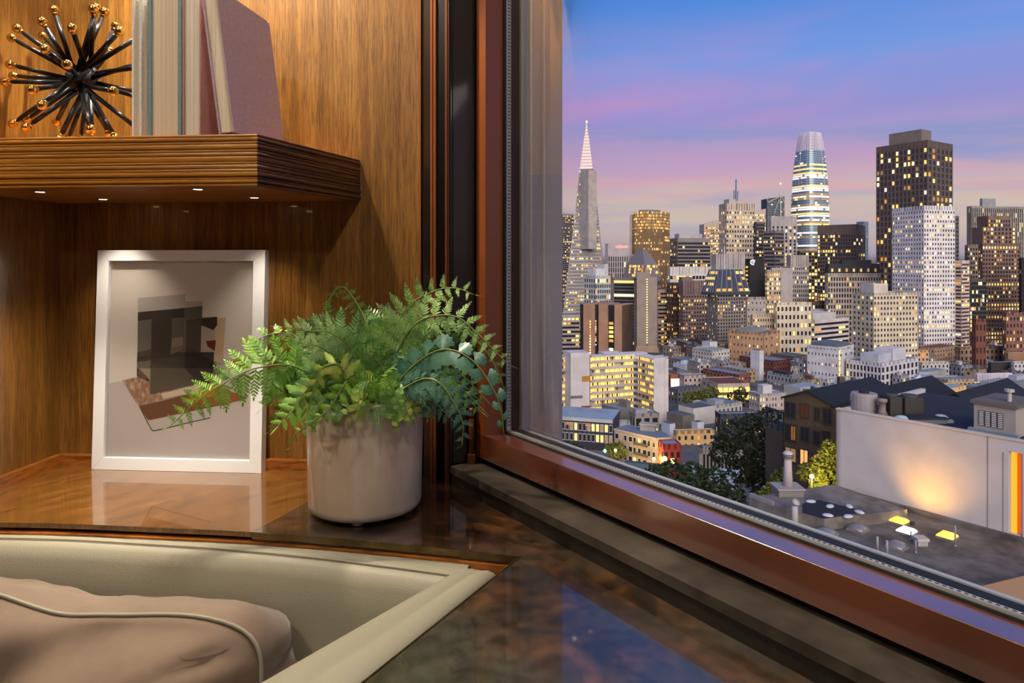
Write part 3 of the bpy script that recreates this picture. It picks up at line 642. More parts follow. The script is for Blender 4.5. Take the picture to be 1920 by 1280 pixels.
m_stem = M('green_stem', c(112,132,60), .5); m_stemd = M('dark_stem', c(52,44,26), .5)
def blade(g, a, b, w, n=3, cup=.12, side=V((0,1,0)), nrm=V((0,0,1)), bend=0):   # pointed oval blade from a to b
    L_ = (b-a); rows = []
    for i in range(n+1):
        t = i/n; hw = w*(math.sin(math.pi*min(1, .12+t*.86))**.7) if i < n else w*.12
        p = a+L_*t+nrm*(bend*L_.length*t*t); rows.append([p-side*hw, p-nrm*(cup*hw), p+side*hw])
    g.grid(rows)
def pinna_feather(seed, k=8, wide=.30):                                       # unit length along +X, flat in XY
    rnd = random.Random(seed); g = G(); nz = V((0,0,1))
    g.grid([[V((t,-.016*(1-t*.7),0)), V((t,0,.012)), V((t,.016*(1-t*.7),0))] for t in [0,.25,.5,.75,1]])
    for i in range(k):
        t = .08+.86*i/k
        for s in (-1, 1):
            ln = wide*(1-.75*t**1.5)*(.85+.3*rnd.random()); an = math.radians(58-16*t+rnd.uniform(-6,6))
            d = V((math.cos(an), s*math.sin(an), rnd.uniform(-.15,.1))); a = V((t+(.03 if s > 0 else 0), 0, 0))
            blade(g, a, a+d*ln, .036*(1-.4*t)+.010, 3, .3, d.cross(nz).normalized(), nz, rnd.uniform(-.25,.05))
    blade(g, V((.94,0,0)), V((1.1,0,-.02)), .04, 2, .2)
    return g
def pinna_fan(seed):                                                          # broad toothed fan leaflet
    rnd = random.Random(seed); g = G(); n = 13; inner, outer, mid = [], [], []
    for i in range(n):
        a = math.radians(-62+124*i/(n-1)); r = (.86+.14*math.cos(a*1.2))*(1 if i % 2 else .88)
        z = -.22*math.sin(abs(a))**2; outer.append(V((r*math.cos(a), r*math.sin(a)*.9, z))); mid.append(V((.5*math.cos(a), .5*math.sin(a)*.72, z*.3+.02)))
    o = V((0,0,0)); k = len(g.v); g.v += [o]+mid+outer
    for i in range(n-1):
        g.f += [(k,k+1+i,k+2+i), (k+1+i,k+1+n+i,k+2+n+i,k+2+i)]; g.m += [0,0]
    return g
def pinna_lobe(seed):                                                         # serrated lance leaflet
    rnd = random.Random(seed); g = G(); L1, L2, md = [], [], []
    for i in range(11):
        t = i/10; w = .24*math.sin(math.pi*min(1,.1+t*.9))**.8*(1 if i % 2 else .72); md.append(V((t,0,.03*math.sin(math.pi*t)))); L1.append(V((t+.03,w,-.05))); L2.append(V((t+.03,-w,-.05)))
    g.grid([L2, md, L1]); return g
PG = {'f': [pinna_feather(i) for i in range(4)], 'w': [pinna_feather(10+i, 6, .42) for i in range(3)], 'n': [pinna_fan(i) for i in range(2)], 'l': [pinna_lobe(i) for i in range(2)]}
PM = {(t, k): [mesh('pinna', g, m, smooth=True, fix=False) for g in PG[t]] for t in PG for k, m in lm.items()}
fern = empty('potted_fern', pc+V((0,0,PH-.012)), 'bushy green fern with arching feathery fronds in cream pot', 'plant')
frnd = random.Random(5)
def frond(pts, typ, colr, plen, npair, droop=.3, ang=62, nup=None, single=False, start=.18, stem=m_stem, wob=1, r0=.0013, taper=1.2):
    path = smoothpath(pts, 8); n = len(path); acc = [0]
    for a, b in zip(path[:-1], path[1:]): acc.append(acc[-1]+(b-a).length)
    tot = acc[-1]
    gs = G().tube(path, [r0*(1-.75*i/(n-1))+.0003 for i in range(n)], 6)
    items = []
    for i in range(npair):
        for s in (-1, 1):
            t = start+(1-start)*((i+.5*(s > 0)*.8)/npair)
            dist = t*tot; q = 0
            while q < n-2 and acc[q+1] < dist: q += 1
            f = (dist-acc[q])/max(1e-6, acc[q+1]-acc[q]); p = path[q].lerp(path[q+1], f); tg = (path[min(q+2,n-1)]-path[max(q-1,0)]).normalized()
            view = (V((0,0,ZC))-p).normalized(); nu = (nup or (UP*.35+view*.95)); sd = tg.cross(nu).normalized(); nu2 = sd.cross(tg).normalized()
            an = math.radians(ang+frnd.uniform(-9,9)*wob)
            x = (tg*math.cos(an)+sd*(s*math.sin(an))-nu2*(droop*frnd.uniform(.4,1.3))).normalized()
            ln = 1.22*plen*(1.0-.80*t**taper)*(.55+.45*min(1,t/.3))*frnd.uniform(.85,1.12)
            z = nu2+V((frnd.uniform(-.3,.3), frnd.uniform(-.3,.3), 0))*wob; y = z.cross(x).normalized(); z = x.cross(y).normalized()
            items.append((p, x*ln, y*ln, z*ln))
    items.append((path[-1], (path[-1]-path[-2]).normalized()*plen*.3, (path[-1]-path[-2]).normalized().cross(UP).normalized()*plen*.3, UP*plen*.3))
    if single:
        for it in items:
            pg = frnd.choice(PG[typ]); mt = frame(*it)
            gs.add([mt @ v for v in pg.v], pg.f, 1)
        return ob('frond', gs, [stem, lm[colr]], fern, smooth=True, fix=False)
    st = ob('frond', gs, stem, fern, smooth=True)
    for it in items: inst('pinna', frnd.choice(PM[(typ, colr)]), frame(*it), st)
    return st
b0 = lambda dx=0, dy=0: pc+V((dx, dy, PH-.012))
PX = P
# the fronds the photograph picks out, each through its own points in space
frond([b0(-.03,-.02), PX(560,690,1.03), PX(480,690,1.0), PX(420,718,.985), PX(370,752,.975), PX(320,798,.97)], 'f', 'g', .060, 13, .25, 68, start=.30)
frond([b0(-.03,0), PX(600,650,1.08), PX(530,625,1.09), PX(480,640,1.08), PX(462,690,1.07)], 'w', 'g', .040, 10, .4, 60, stem=m_stemd, start=.3)
frond([b0(-.01,-.02), PX(660,660,1.0), PX(620,625,.985), PX(575,620,.975), PX(528,612,.97)], 'f', 's', .060, 10, .1, 55, start=.25)
frond([b0(-.02,-.03), PX(640,690,.99), PX(600,650,.965), PX(560,650,.955)], 'f', 's', .050, 8, .1, 60, start=.25)
frond([b0(0,.02), PX(690,620,1.10), PX(655,548,1.12), PX(633,540,1.12), PX(618,565,1.115), PX(620,606,1.11)], 'w', 'd', .024, 11, .5, 70, start=.45)
frond([b0(.02,0), PX(735,640,1.06), PX(765,575,1.055), PX(815,545,1.05), PX(855,540,1.04), PX(888,552,1.03)], 'f', 's', .047, 12, -.15, 66, start=.2)
frond([b0(.03,0), PX(750,650,1.04), PX(790,600,1.02), PX(850,592,1.01), PX(890,620,1.0), PX(925,655,.99), PX(955,684,.985)], 'f', 's', .046, 15, .05, 66, start=.15)
frond([b0(.03,-.02), PX(770,690,1.0), PX(830,655,.97), PX(885,675,.955), PX(925,730,.945), PX(940,770,.94), PX(945,815,.94)], 'n', 'b', .026, 9, .15, 72, start=.22, taper=2)
frond([b0(.03,-.03), PX(780,715,.985), PX(820,715,.965), PX(852,755,.955), PX(868,795,.95), PX(866,834,.95)], 'f', 'b', .040, 11, .2, 55, start=.2)
frond([b0(.04,.01), PX(800,640,1.05), PX(860,620,1.04), PX(905,650,1.03), PX(935,700,1.02), PX(950,748,1.02)], 'f', 'd', .036, 11, .3, 60, start=.3)
frond([b0(-.03,-.05), PX(650,715,.965), PX(618,765,.955), PX(580,795,.95), PX(553,815,.95), PX(545,838,.95)], 'l', 'g', .026, 9, .3, 55, start=.2)
frond([b0(-.02,-.05), PX(640,690,.96), PX(605,690,.95), PX(585,740,.945), PX(577,775,.945)], 'l', 'y', .034, 9, .35, 50, start=.1)
frond([b0(0,-.06), PX(690,715,.955), PX(682,745,.945), PX(668,790,.94)], 'w', 'g', .034, 8, .3, 55, start=.1)
frond([b0(.03,-.05), PX(715,705,.955), PX(740,735,.945), PX(758,785,.94)], 'w', 'g', .032, 8, .3, 55, start=.1)
frond([b0(-.06,-.01), PX(560,730,1.02), PX(528,765,1.02), PX(506,808,1.02)], 'l', 'd', .030, 6, .4, 45, start=.3)
# the dense heart of the plant
for i in range(92):
    a = frnd.uniform(0, 6.283); r = frnd.uniform(.05, .150)*(1.15 if math.cos(a) > 0 else 1.0); h = frnd.uniform(.015, .095)*(1.25 if math.sin(a) > 0 else .8)
    tip = pc+V((math.cos(a)*r*1.1, math.sin(a)*r*.72, PH+h*.55-(r-.06)*.45)); md = pc+V((math.cos(a)*r*.55, math.sin(a)*r*.4, PH+h))
    q = b0(math.cos(a)*.025, math.sin(a)*.025)
    frond([q, q.lerp(md,.55)+UP*.012, md, md.lerp(tip,.6)+UP*.006, tip], frnd.choice('ffwwl'), frnd.choice('gggyds' if tip.x < pc.x+.05 else 'gbbdgs'), frnd.uniform(.032,.052), frnd.randint(7,10), frnd.uniform(.0,.4), 60, single=True, start=.2)
for i in range(22):                                                            # rounded leaves low over the rim
    a = frnd.uniform(2.9, 6.2); tip = pc+V((math.cos(a)*.10, math.sin(a)*.105, PH-.005-.03*frnd.random())); q = b0(math.cos(a)*.04, math.sin(a)*.04)
    frond([q, q.lerp(tip,.5)+UP*.035, tip+UP*.012, tip], 'n', frnd.choice('gyd'), .026, 4, .2, 55, single=True, start=.3)
# ------------------------------------------------------------------ the city outside
HT = [(0,-33),(40,-31),(65,-27),(85,-30),(110,-38),(160,-54),(215,-65),(300,-70),(420,-71),(600,-72),(3000,-74)]
def zg(Y):
    for (a, h), (b, k) in zip(HT[:-1], HT[1:]):
        if a <= Y <= b: return h+(k-h)*(Y-a)/(b-a)
    return -74
rows = []
for Y in [0,25,40,65,85,110,160,215,300,420,600,1000,1800,3000]:
    rows.append([(x*(Y*1.0+60), Y, zg(Y)) for x in (-.6,-.1,.3,.7,1.2,1.8)])
S('ground', G().grid(rows), M('dusk_ground', c(70,68,66), .9, vary=(.08, c(96,94,92), .4, .6)), label='sloping city ground below the window')
_mc = {}
def mw(col, rough=.75, bumpy=False):
    k = (col, rough)
    if k not in _mc: _mc[k] = M('masonry_%d_%d_%d' % col, c(*col), rough, vary=(.12, tuple(v*.8 for v in c(*col)[:3])+(1,), .42, .62))
    return _mc[k]
m_dglass = M('dark_window_glass', c(38,38,42), .18, spec=.6)
m_bglass = M('blue_tinted_glass', c(112,138,150), .2, spec=.8, metal=.15)
m_gglass = M('gold_reflective_glass', c(190,150,96), .12, metal=.7)
LIT = [M('lit_window_warm', c(255,214,120), .5, emit=c(255,206,104), estr=1.0), M('lit_window_bright', c(255,236,180), .5, emit=c(255,228,150), estr=1.5),
       M('lit_window_amber', c(230,160,70), .5, emit=c(226,150,62), estr=.65), M('lit_window_dim', c(170,130,84), .5, emit=c(176,136,88), estr=.42), M('lit_window_white', c(250,244,226), .5, emit=c(250,240,214), estr=1.0)]
m_yell = M('painted_glow', c(255,216,120), .6, emit=c(255,208,104), estr=1.0)  # lamplight of walkways and open floors put into the emission
unit = G().box((0,-.02,0), (1,.0,1)); 
def pane_mesh(m): return mesh('window_pane', unit, m)
PANE = {}
crnd = random.Random(21)
TH = math.radians(32)
def pk(px): return (px-960)/F
def lit_pick(bright):
    r = crnd.random(); return 0 if r < .42 else 1 if r < .42+.18*bright else 2 if r < .8 else 3 if r < .95 else 4
def face(gw, gl, panes, O, U, Wd, No, z0, z1, cols, rows, pf_, sf, rec, top, bot, litp, rowp, proud, mode, smart):
    """lattice of piers and spandrels standing proud of a recessed glass core, with the lit panes set behind them"""
    h = (z1-top)-(z0+bot); cw = Wd/cols; rh = h/rows; pw = cw*pf_; sh = rh*sf; N_ = No
    def strip(a0, a1, b0, b1, d=rec):
        o = O+U*a0+UP*b0-N_*rec; gw.obox(o, U*(a1-a0), N_*(d), UP*(b1-b0))
    if top > 0: strip(0, Wd, z1-top, z1)
    if bot > 0: strip(0, Wd, z0, z0+bot)
    if mode != 'bands' and pf_ > 0:
        for i in range(cols+1): strip(max(0, i*cw-pw/2), min(Wd, i*cw+pw/2), z0, z1, rec*(1.0 if mode != 'fins' else 1.6))
    if mode == 'bands': strip(0, pw/2, z0, z1); strip(Wd-pw/2, Wd, z0, z1)
    if sf > 0:
        for j in range(rows+1):
            zz = z0+bot+j*rh; strip(0, Wd, zz-sh/2, zz+sh/2, rec*(.98 if mode != 'fins' else .5))
    for j in range(rows):
        rl = litp*(rowp if crnd.random() < .22 else (1 if rowp == 1 else .55))
        for i in range(cols):
            if crnd.random() < rl:
                k = lit_pick(1 if smart else .6); a0, a1 = i*cw+pw/2, (i+1)*cw-pw/2; b0, b1 = z0+bot+j*rh+sh/2, z0+bot+(j+1)*rh-sh/2
                if a1-a0 < .05 or b1-b0 < .05: continue
                o = O+U*a0+UP*b0-N_*(rec-.03)
                if panes is None: gl.add([o, o+U*(a1-a0), o+U*(a1-a0)+UP*(b1-b0), o+UP*(b1-b0)], [(0,1,2,3)], k)
                else: panes.append((o, U*(a1-a0), -N_, UP*(b1-b0), k))
def bld(name, label, xl, xc, xr, yt, D, col, n1=None, n2=None, rows=None, th=None, pf=.4, sf=.45, rec=None, top=None, bot=0, lit=.2, rowp=2.5, mode='grid', glass=None, roof=(104,108,114),
        zb=None, dep=None, h=None, single=False, pent=None, cat='building', group=None, par=.6, smart=True, fl=3.6, bay=3.2, nowin=False):
    th = TH if th is None else math.radians(th)
    r = V((math.cos(th), math.sin(th), 0)); l = V((-math.sin(th), math.cos(th), 0))
    D *= DADJ.get(label, 1.0)
    C = V((pk(xc)*D, D, 0)); zt = ZC-(yt-HY)/F*D
    z0 = zg(D)-2 if zb is None else zb
    hv = h
    if h and D < 150: z0 = zt-h
    def solve(k, d): return (k*C.y-C.x)/(d.x-k*d.y)
    w = solve(pk(xr), r) if xr != xc else (dep or 20); d = solve(pk(xl), l) if xl != xc else (dep or 20)
    w = max(2, min(w, 140)); d = max(2, min(d, 140))
    Hh = zt-z0; rec = rec or max(.15, min(.6, D*.0006)); top = fl*.5 if top is None else top
    root = empty(name, C+r*(w/2)+l*(d/2)+UP*z0, label, cat, group)
    wm = mw(col); gm = glass or m_dglass
    gcore = G(); o = C+r*rec+l*rec; gcore.obox(o+UP*z0, r*(w-2*rec), l*(d-2*rec), UP*(Hh-par))
    if not nowin:
        ob('window_glazing', gcore, gm, root, kind='stuff')
        gw, gl = G(), G(); panes = [] if single else None
        if hv and rows: fl = (hv-top-bot)/rows; rws = max(1, round((Hh-top-bot)/fl)); rws = rws; bot = max(0, Hh-top-rws*fl) if bot == 0 else bot
        else: rws = rows or max(1, round((Hh-top-bot)/fl))
        nR = n1[1] if n1 else max(1, round(w/bay)); nL = n1[0] if n1 else max(1, round(d/bay))
        face(gw, gl, panes, C+r*0, r, w, -l, z0, zt, nR, rws, pf, sf, rec, top, bot, lit, rowp, 0, mode, smart)
        face(gw, gl, panes, C+l*d, -l, d, -r, z0, zt, nL, rws, pf, sf, rec, top, bot, lit, rowp, 0, mode, smart)
        # plain far sides
        gw.obox(C+l*(d-rec)+UP*z0, r*w, l*rec, UP*Hh); gw.obox(C+r*(w-rec)+UP*z0, r*rec, l*d, UP*Hh)
        ob('facade', gw, wm, root)
        if gl.f: ob('lit_windows', gl, LIT, root, kind='stuff', fix=False)
        if panes:
            for o_, a, b, e_, k in panes:
                if k not in PANE: PANE[k] = pane_mesh(LIT[k])
                inst('window', PANE[k], frame(o_, a, b, e_), root)
    else:
        ob('facade', G().obox(C+UP*z0, r*w, l*d, UP*Hh), wm, root)
    t = min(.3, w*.08, d*.08)
    ob('roof', G().obox(C+r*t+l*t+UP*(zt-par-.1), r*(w-2*t), l*(d-2*t), UP*(.12 if not nowin else par+.15)), mw(roof), root)
    for q in (pent or []):                                                   # (u0,u1,v0,v1,h,colour) rooftop boxes in fractions
        ob('penthouse', G().obox(C+r*(w*q[0])+l*(d*q[2])+UP*(zt-par), r*(w*(q[1]-q[0])), l*(d*(q[3]-q[2])), UP*(q[4]+par)), mw(q[5]), root)
    root_info[root.name] = (C, r, l, w, d, z0, zt)
    return root
root_info = {}
DADJ = {'cream apartment block with balconies in front of the white tower': 1.06, 'grey box building between studio block and lit shed': 1.01, 'blank tan theatre block with few small windows': 1.05, 'white office with dark ribbon windows wrapping its corner': 1.16, 'low cream building with colonnade strip above the theatre block': 1.12, 'long grey roof below the mauve stone office': 1.01, 'small white building with rounded gable before the tapered tower': 1.01, 'stone tower with flaring glass trapezoid top and thin mast': 1.06, 'bright white gridded tower in front of the massive brown one': 1.04, 'plain grey block with a single strip window beside tapered tower': 1.09, 'grey office block glowing at its top floor behind banded office': 1.18, 'stone grand hotel with dark mansard roof and lamplit attic': 1.15, 'dark glass office with glowing floors between striped flats and brick': 1.01, 'small brown block below the curved glass tower': 1.09, 'grey gridded hotel slab with tall concrete stair shaft': 1.01, 'gold-lit lower office block at the foot of the curved tower': 1.15, 'thin bluish glass slab at the right of the broad brown tower': 1.07}
def part(root, name, g, m, **k): return ob(name, g, m, root, **k)

# ---- skyline towers -------------------------------------------------------
# white pointed pyramid tower
D = 885; py = empty('pyramid_tower', P(1101,640,D), 'slender white pyramid skyscraper with lit spire tip, at the left', 'skyscraper')
th = math.radians(36); ax = [V((math.cos(th+i*math.pi/2), math.sin(th+i*math.pi/2), 0)) for i in range(4)]
cen = V((pk(1101.5)*D, D+10, 0)); ztip = P(0,226,D).z
def hw(z):
    d_ = ztip-z; s1 = (318-226)/F*D; return (.5+.150*d_ if d_ < s1 else .5+.150*s1+.116*(d_-s1))/.81
def ring(z, k=1.0): return [cen+ax[i]*(hw(z)*k)+UP*z for i in range(4)]
z0 = zg(D); z1 = P(0,319,D).z
g = G().grid([ring(z0,.97), ring(z1,.97)], closed=True); ob('window_glazing', g, m_dglass, py, kind='stuff')
gw, gl = G(), G(); nfl = 44; fh = (z1-z0)/nfl
for j in range(nfl):
    za = z0+j*fh; a, b = ring(za), ring(za+fh*.52); gw.grid([a, b], closed=True); cI, dI = ring(za,.965), ring(za+fh*.52,.965); gw.grid([b, dI], closed=True); gw.grid([cI, a], closed=True)
    for k in (2, 3):
        A, Bq = ring(za+fh*.55,.985)[k], ring(za+fh*.55,.985)[(k+1)%4]; Tq, Uq = ring(za+fh*.98,.985)[k], ring(za+fh*.98,.985)[(k+1)%4]
        on = crnd.random() < .45; n = 14
        for i in range(n):
            if crnd.random() < (.5 if on else .1): gl.add([A.lerp(Bq,(i+.15)/n), A.lerp(Bq,(i+.85)/n), Tq.lerp(Uq,(i+.85)/n), Tq.lerp(Uq,(i+.15)/n)], [(0,1,2,3)], lit_pick(1))
ob('floor_bands', gw, mw((176,168,160)), py); ob('lit_windows', gl, LIT, py, kind='stuff', fix=False)
g = G()
for k in range(4):
    a, b = ring(z0,1.02)[k], ring(ztip-2,1.05)[k]; g.tube([a, b], [1.0,.3], 4)
ob('corner_rib', g, mw((170,164,158)), py)
zs = P(0,222,D).z
sp1 = [ring(z1,.98), ring(ztip,.9)]; gs = G()
nz_ = 15
for j in range(nz_):
    za = z1+2+(ztip-z1-2)*j/nz_; zb_ = z1+2+(ztip-z1-2)*(j+.88)/nz_; gs.grid([ring(za,.98), ring(zb_,.98)], closed=True)
ob('spire_louvre', gs, M('spire_aluminium', c(206,188,180), .4, metal=.2), py)
ob('spire_core', G().grid([ring(z1,.93), ring(ztip,.5)], closed=True), mw((120,110,108)), py)
ob('beacon', G().ball(cen+UP*(ztip+.5), 1.3), M('beacon_lamp', c(255,226,190), emit=c(255,210,170), estr=4), py, smooth=True)
pw_ = P(1111,330,D-12)
zsh = P(0,321,D-12).z; zsb = P(0,467,D-12).z
e_ = ring(zsb)
xa = V((pk(1103.5)*(D-26), D-26, 0)); xb = V((pk(1119)*(D-20), D-20, 0)); dd = (xb-xa); nn_ = V((-dd.y, dd.x, 0)).normalized()
ob('lift_shaft', G().obox(xa+UP*zsb, dd, nn_*18, UP*(zsh-zsb)), mw((178,168,156)), py)
# tapering curved glass tower with a pale crown
D = 1060; sf_ = empty('curved_glass_tower', P(1529,640,D), 'tallest curved glass tower with glowing floors and pale latticed crown', 'skyscraper')
cen = V((pk(1529)*D, D+20, 0))
pro = [(246,17.6),(262,20.2),(280,22.8),(300,25.4),(320,27.3),(340,28.8),(365,30.2),(389,31),(430,31.4),(700,31.6)]
def sring(y, k=1.0, n=40, pw=4.0):
    for (a, ra), (b, rb) in zip(pro[:-1], pro[1:]):
        if a <= y <= b: R = ra+(rb-ra)*(y-a)/(b-a); break
    else: R = pro[-1][1]
    R = R/F*D*k; z = P(0,y,D).z; out = []
    for i in range(n):
        t = 2*math.pi*i/n; x, yy = math.cos(t), math.sin(t); q = (abs(x)**pw+abs(yy)**pw)**(-1/pw); a = math.radians(20); X, Y2 = x*q*.93, yy*q*.93
        out.append(cen+V((X*math.cos(a)-Y2*math.sin(a), X*math.sin(a)+Y2*math.cos(a), 0))*R+UP*z)
    return out
ys = list(range(280, 560, 6)); g = G().grid([sring(y,.97) for y in ys], closed=True); ob('glass_skin', g, m_bglass, sf_, smooth=True)
gw, gl = G(), G()
for y in range(282, 556, 4):
    gw.grid([sring(y), sring(y+.9)], closed=True)
    lit = crnd.random(); R1, R2 = sring(y+1.0,.985), sring(y+3.9,.985); p_ = .97 if (lit < .66 and y > 298) else .06; kl = crnd.choice([4,4,3,4,0])
    for i in range(40):
        if crnd.random() < p_: gl.add([R1[i],R1[(i+1)%40],R2[(i+1)%40],R2[i]], [(0,1,2,3)], kl if crnd.random() < .85 else crnd.choice([0,3,4]))
for i in range(0, 40): 
    pts = [sring(y,1.002)[i] for y in (280,300,320,340,365,389,430,560)]; gw.tube(pts, .22, 4, cap=False) if i % 4 == 0 else None
ob('floor_bands', gw, M('pale_metal_fins', c(190,194,200), .4, metal=.4), sf_); ob('lit_windows', gl, LIT, sf_, kind='stuff', fix=False)
gw = G()
for y in [246,249,252,255,258,261,264,267,270,273,276,279]: gw.grid([sring(y), sring(y+1.7)], closed=True); gw.grid([sring(y+1.7,.96), sring(y,.96)], closed=True)
for i in range(0,40): gw.tube([sring(y,1.0)[i] for y in (246,262,280)], .35, 4)
ob('crown_lattice', gw, M('pale_crown_metal', c(210,198,206), .4, metal=.2, emit=c(206,190,204), estr=.10), sf_)
ob('crown_core', G().grid([sring(247,.8), sring(282,.9)], closed=True), mw((170,166,172)), sf_)
# octagonal gold glass tower
D = 700; oc = empty('octagonal_glass_tower', P(1220,600,D), 'octagonal tower of gold reflecting glass right of the pyramid tower', 'skyscraper')
pts8 = [P(x,500,d_) for x, d_ in ((1186,722),(1190.5,706),(1214,698),(1242,702),(1255,722))]; pts8 = [V((p.x,p.y,0)) for p in pts8]+[V((pts8[4].x+2,752,0)), V((pts8[0].x+2,752,0))]
zt, zb_ = P(0,396,D).z, zg(D); ob('glass_skin', G().prism(pts8, zb_, zt-1), [m_gglass], oc)
gw, gl = G(), G()
for (a, b, nb) in ((pts8[1],pts8[2],10),(pts8[2],pts8[3],14),(pts8[3],pts8[4],6),(pts8[0],pts8[1],2)):
    u = (b-a).normalized(); no = V((u.y,-u.x,0)); Wd = (b-a).length
    for j in range(40):
        zz = zb_+(zt-zb_)*j/40; gw.obox(a+UP*zz, b-a, no*.25, UP*.5)
        r_ = .95 if j > 33 else (.7 if crnd.random() < .2 else .10)  # reflected glow of the top floors put in as glowing panes
        for i in range(nb):
            if crnd.random() < r_: o = a+u*(Wd*(i+.08)/nb)+UP*(zz+.7)+no*.05; gl.add([o,o+u*(Wd*.84/nb),o+u*(Wd*.84/nb)+UP*((zt-zb_)/40-.9),o+UP*((zt-zb_)/40-.9)], [(0,1,2,3)], crnd.choice([0,0,2,3,3]) if j <= 33 else crnd.choice([0,3,3,2]))
    for i in range(nb+1): gw.obox(a+u*(Wd*i/nb-.15)+UP*zb_, u*.3, no*.4, UP*(zt-zb_))
ob('mullion_grid', gw, mw((120,104,84)), oc); ob('lit_windows', gl, LIT, oc, kind='stuff', fix=False)
ob('roof_plant', G().prism([p.lerp(V((pts8[2].x+4,715,0)),.4) for p in pts8[:5]]+[pts8[5].lerp(pts8[2],.5)], zt-1, zt+2), mw((120,116,112)), oc)

bld('banded_block', 'pale banded block with scattered lights under the pyramid tower', 1030,1040,1094,590,520,(168,156,146), rows=9, mode='bands', sf=.5, pf=.2, lit=.3, h=32, th=8)
bld('office_tower', 'grey banded office slab half hidden behind the pyramid tower', 1030,1046,1082,400,980,(150,142,136), rows=50, mode='bands', sf=.5, lit=.3)
b_ = bld('office_tower', 'pale tower with glowing red sign near its roof', 1135,1140,1178,456,840,(196,186,182), n1=(3,9), rows=9, mode='fins', pf=.5, sf=.12, top=16, lit=.12, h=80, th=8)
C_, r_, l_, w_, d_, z0_, zt_ = root_info[b_.name]
def text(s, size, o, x, y, m, parent, name='sign_lettering', ext=.1):
    cu_ = bpy.data.curves.new('t', 'FONT'); cu_.body = s; cu_.size = size; cu_.extrude = ext; to = bpy.data.objects.new('t', cu_); COL.objects.link(to)
    dg = bpy.context.evaluated_depsgraph_get(); me = bpy.data.meshes.new_from_object(to.evaluated_get(dg)); bpy.data.objects.remove(to); me.name = name; me.materials.clear(); me.materials.append(m)
    return inst(name, me, frame(o, x, y, x.cross(y)), parent)
m_sign = M('red_neon_sign', c(255,150,130), emit=c(255,120,104), estr=2.2)
text('citibank', 5.2, C_+r_*(w_*.36)-l_*.4+UP*(zt_-5.6), r_, UP, m_sign, b_)
# rounded granite tower with pointed hipped roof
b_ = bld('granite_tower', 'grey granite tower with steep hipped glass roof below gold tower', 1168,1210,1240,520,600,(122,110,106), n1=(9,8), rows=14, lit=.25, h=95, pf=.35, sf=.4)
C_, r_, l_, w_, d_, z0_, zt_ = root_info[b_.name]; zp = P(0,466,C_.y).z; zm = P(0,497,C_.y).z
q = lambda u, v, z: C_+r_*(w_*u)+l_*(d_*v)+UP*z
part(b_, 'hipped_roof', G().grid([[q(0,0,zt_),q(1,0,zt_),q(1,1,zt_),q(0,1,zt_)],[q(.08,.08,zm),q(.92,.08,zm),q(.92,.92,zm),q(.08,.92,zm)],[q(.42,.42,zp),q(.58,.42,zp),q(.58,.58,zp),q(.42,.58,zp)]], closed=True).quad(q(.42,.42,zp),q(.58,.42,zp),q(.58,.58,zp),q(.42,.58,zp)), M('slate_grey_glass', c(124,114,110), .4, metal=.1))
gl = G()
for j in range(4):
    for i in range(9):
        for sd in (0,1):
            if crnd.random() < .5:
                z_ = zt_+(zm-zt_)*(j+.2)/4; u = .1+.08*i+.02; p = q(u,.02+.02*j,z_)-l_*.5 if sd == 0 else q(.02+.02*j,u,z_)-r_*.5; ud = r_ if sd == 0 else l_
                gl.add([p,p+ud*1.8,p+ud*1.8+UP*2.2,p+UP*2.2], [(0,1,2,3)], crnd.choice([0,0,2]))
part(b_, 'lit_windows', gl, LIT, kind='stuff', fix=False)
bld('office_block', 'wide dark-banded office block right of the gold glass tower', 1256,1270,1332,446,760,(134,126,122), rows=16, mode='bands', sf=.42, pf=.3, lit=.25, top=4, h=70, th=12, pent=[(.1,.8,.2,.8,5,(176,172,170))])
bld('office_block', 'low pale office block with ribbon windows below the dark-banded one', 1252,1256,1334,500,640,(206,200,192), rows=3, mode='grid', pf=.2, sf=.5, lit=.45, top=7, h=26, th=10)
bld('hotel_block', 'white and green glazed block with pale rooftop plant behind tan tower', 1095,1116,1145,517,520,(190,188,184), n1=(5,7), rows=9, lit=.3, pf=.25, sf=.35, h=40, glass=M('green_tint_glass', c(66,84,80), .15), pent=[(.1,.7,.1,.8,5.5,(206,204,200)),(.72,.98,.2,.9,9,(200,198,196))])
b_ = bld('hotel_tower', 'grey gridded hotel slab with tall concrete stair shaft', 1146,1194,1194,521,560,(118,112,106), n1=(1,7), rows=22, lit=.2, pf=.22, sf=.28, th=64, dep=22, h=66, rowp=1.5)
bs = empty('concrete_tower', P(1213,640,548), 'blank concrete hotel shaft with row of small lights and flared base', 'building')
a, b = P(1194,500,552), P(1232,500,548); a.z = b.z = 0; u = b-a; no = V((-u.y,u.x,0)).normalized()
zt, zf, zb_ = P(0,510,550).z, P(0,648,550).z, P(0,672,550).z
ob('shaft', G().obox(a+UP*zf, u*.46, no*16, UP*(zt-zf)).obox(a+u*.54+UP*zf, u*.46, no*16, UP*(zt-zf-4)).obox(a+u*.4+no*1.5+UP*zf, u*.2, no*14, UP*(zt-zf+2)), mw((150,134,120)), bs)
ob('flared_base', G().grid([[a-u*.14-no*3+UP*zb_, b+u*.2-no*3+UP*zb_, b+u*.2+no*16+UP*zb_, a-u*.14+no*16+UP*zb_],[a+UP*zf, b+UP*zf, b+no*16+UP*zf, a+no*16+UP*zf]], closed=True), mw((168,138,110)), bs)
g = G()
for j in range(26): o = a+u*.47-no*.0+no*1.3+UP*(zf+2+j*2.05); g.obox(o, u*.07, -no*.2, UP*.9)
ob('stair_light', g, LIT[1], bs, kind='stuff')
b_ = empty('tan_tower', P(1125,660,430), 'tan slab tower with dark vertical slots and yellow lit stairwells', 'building')
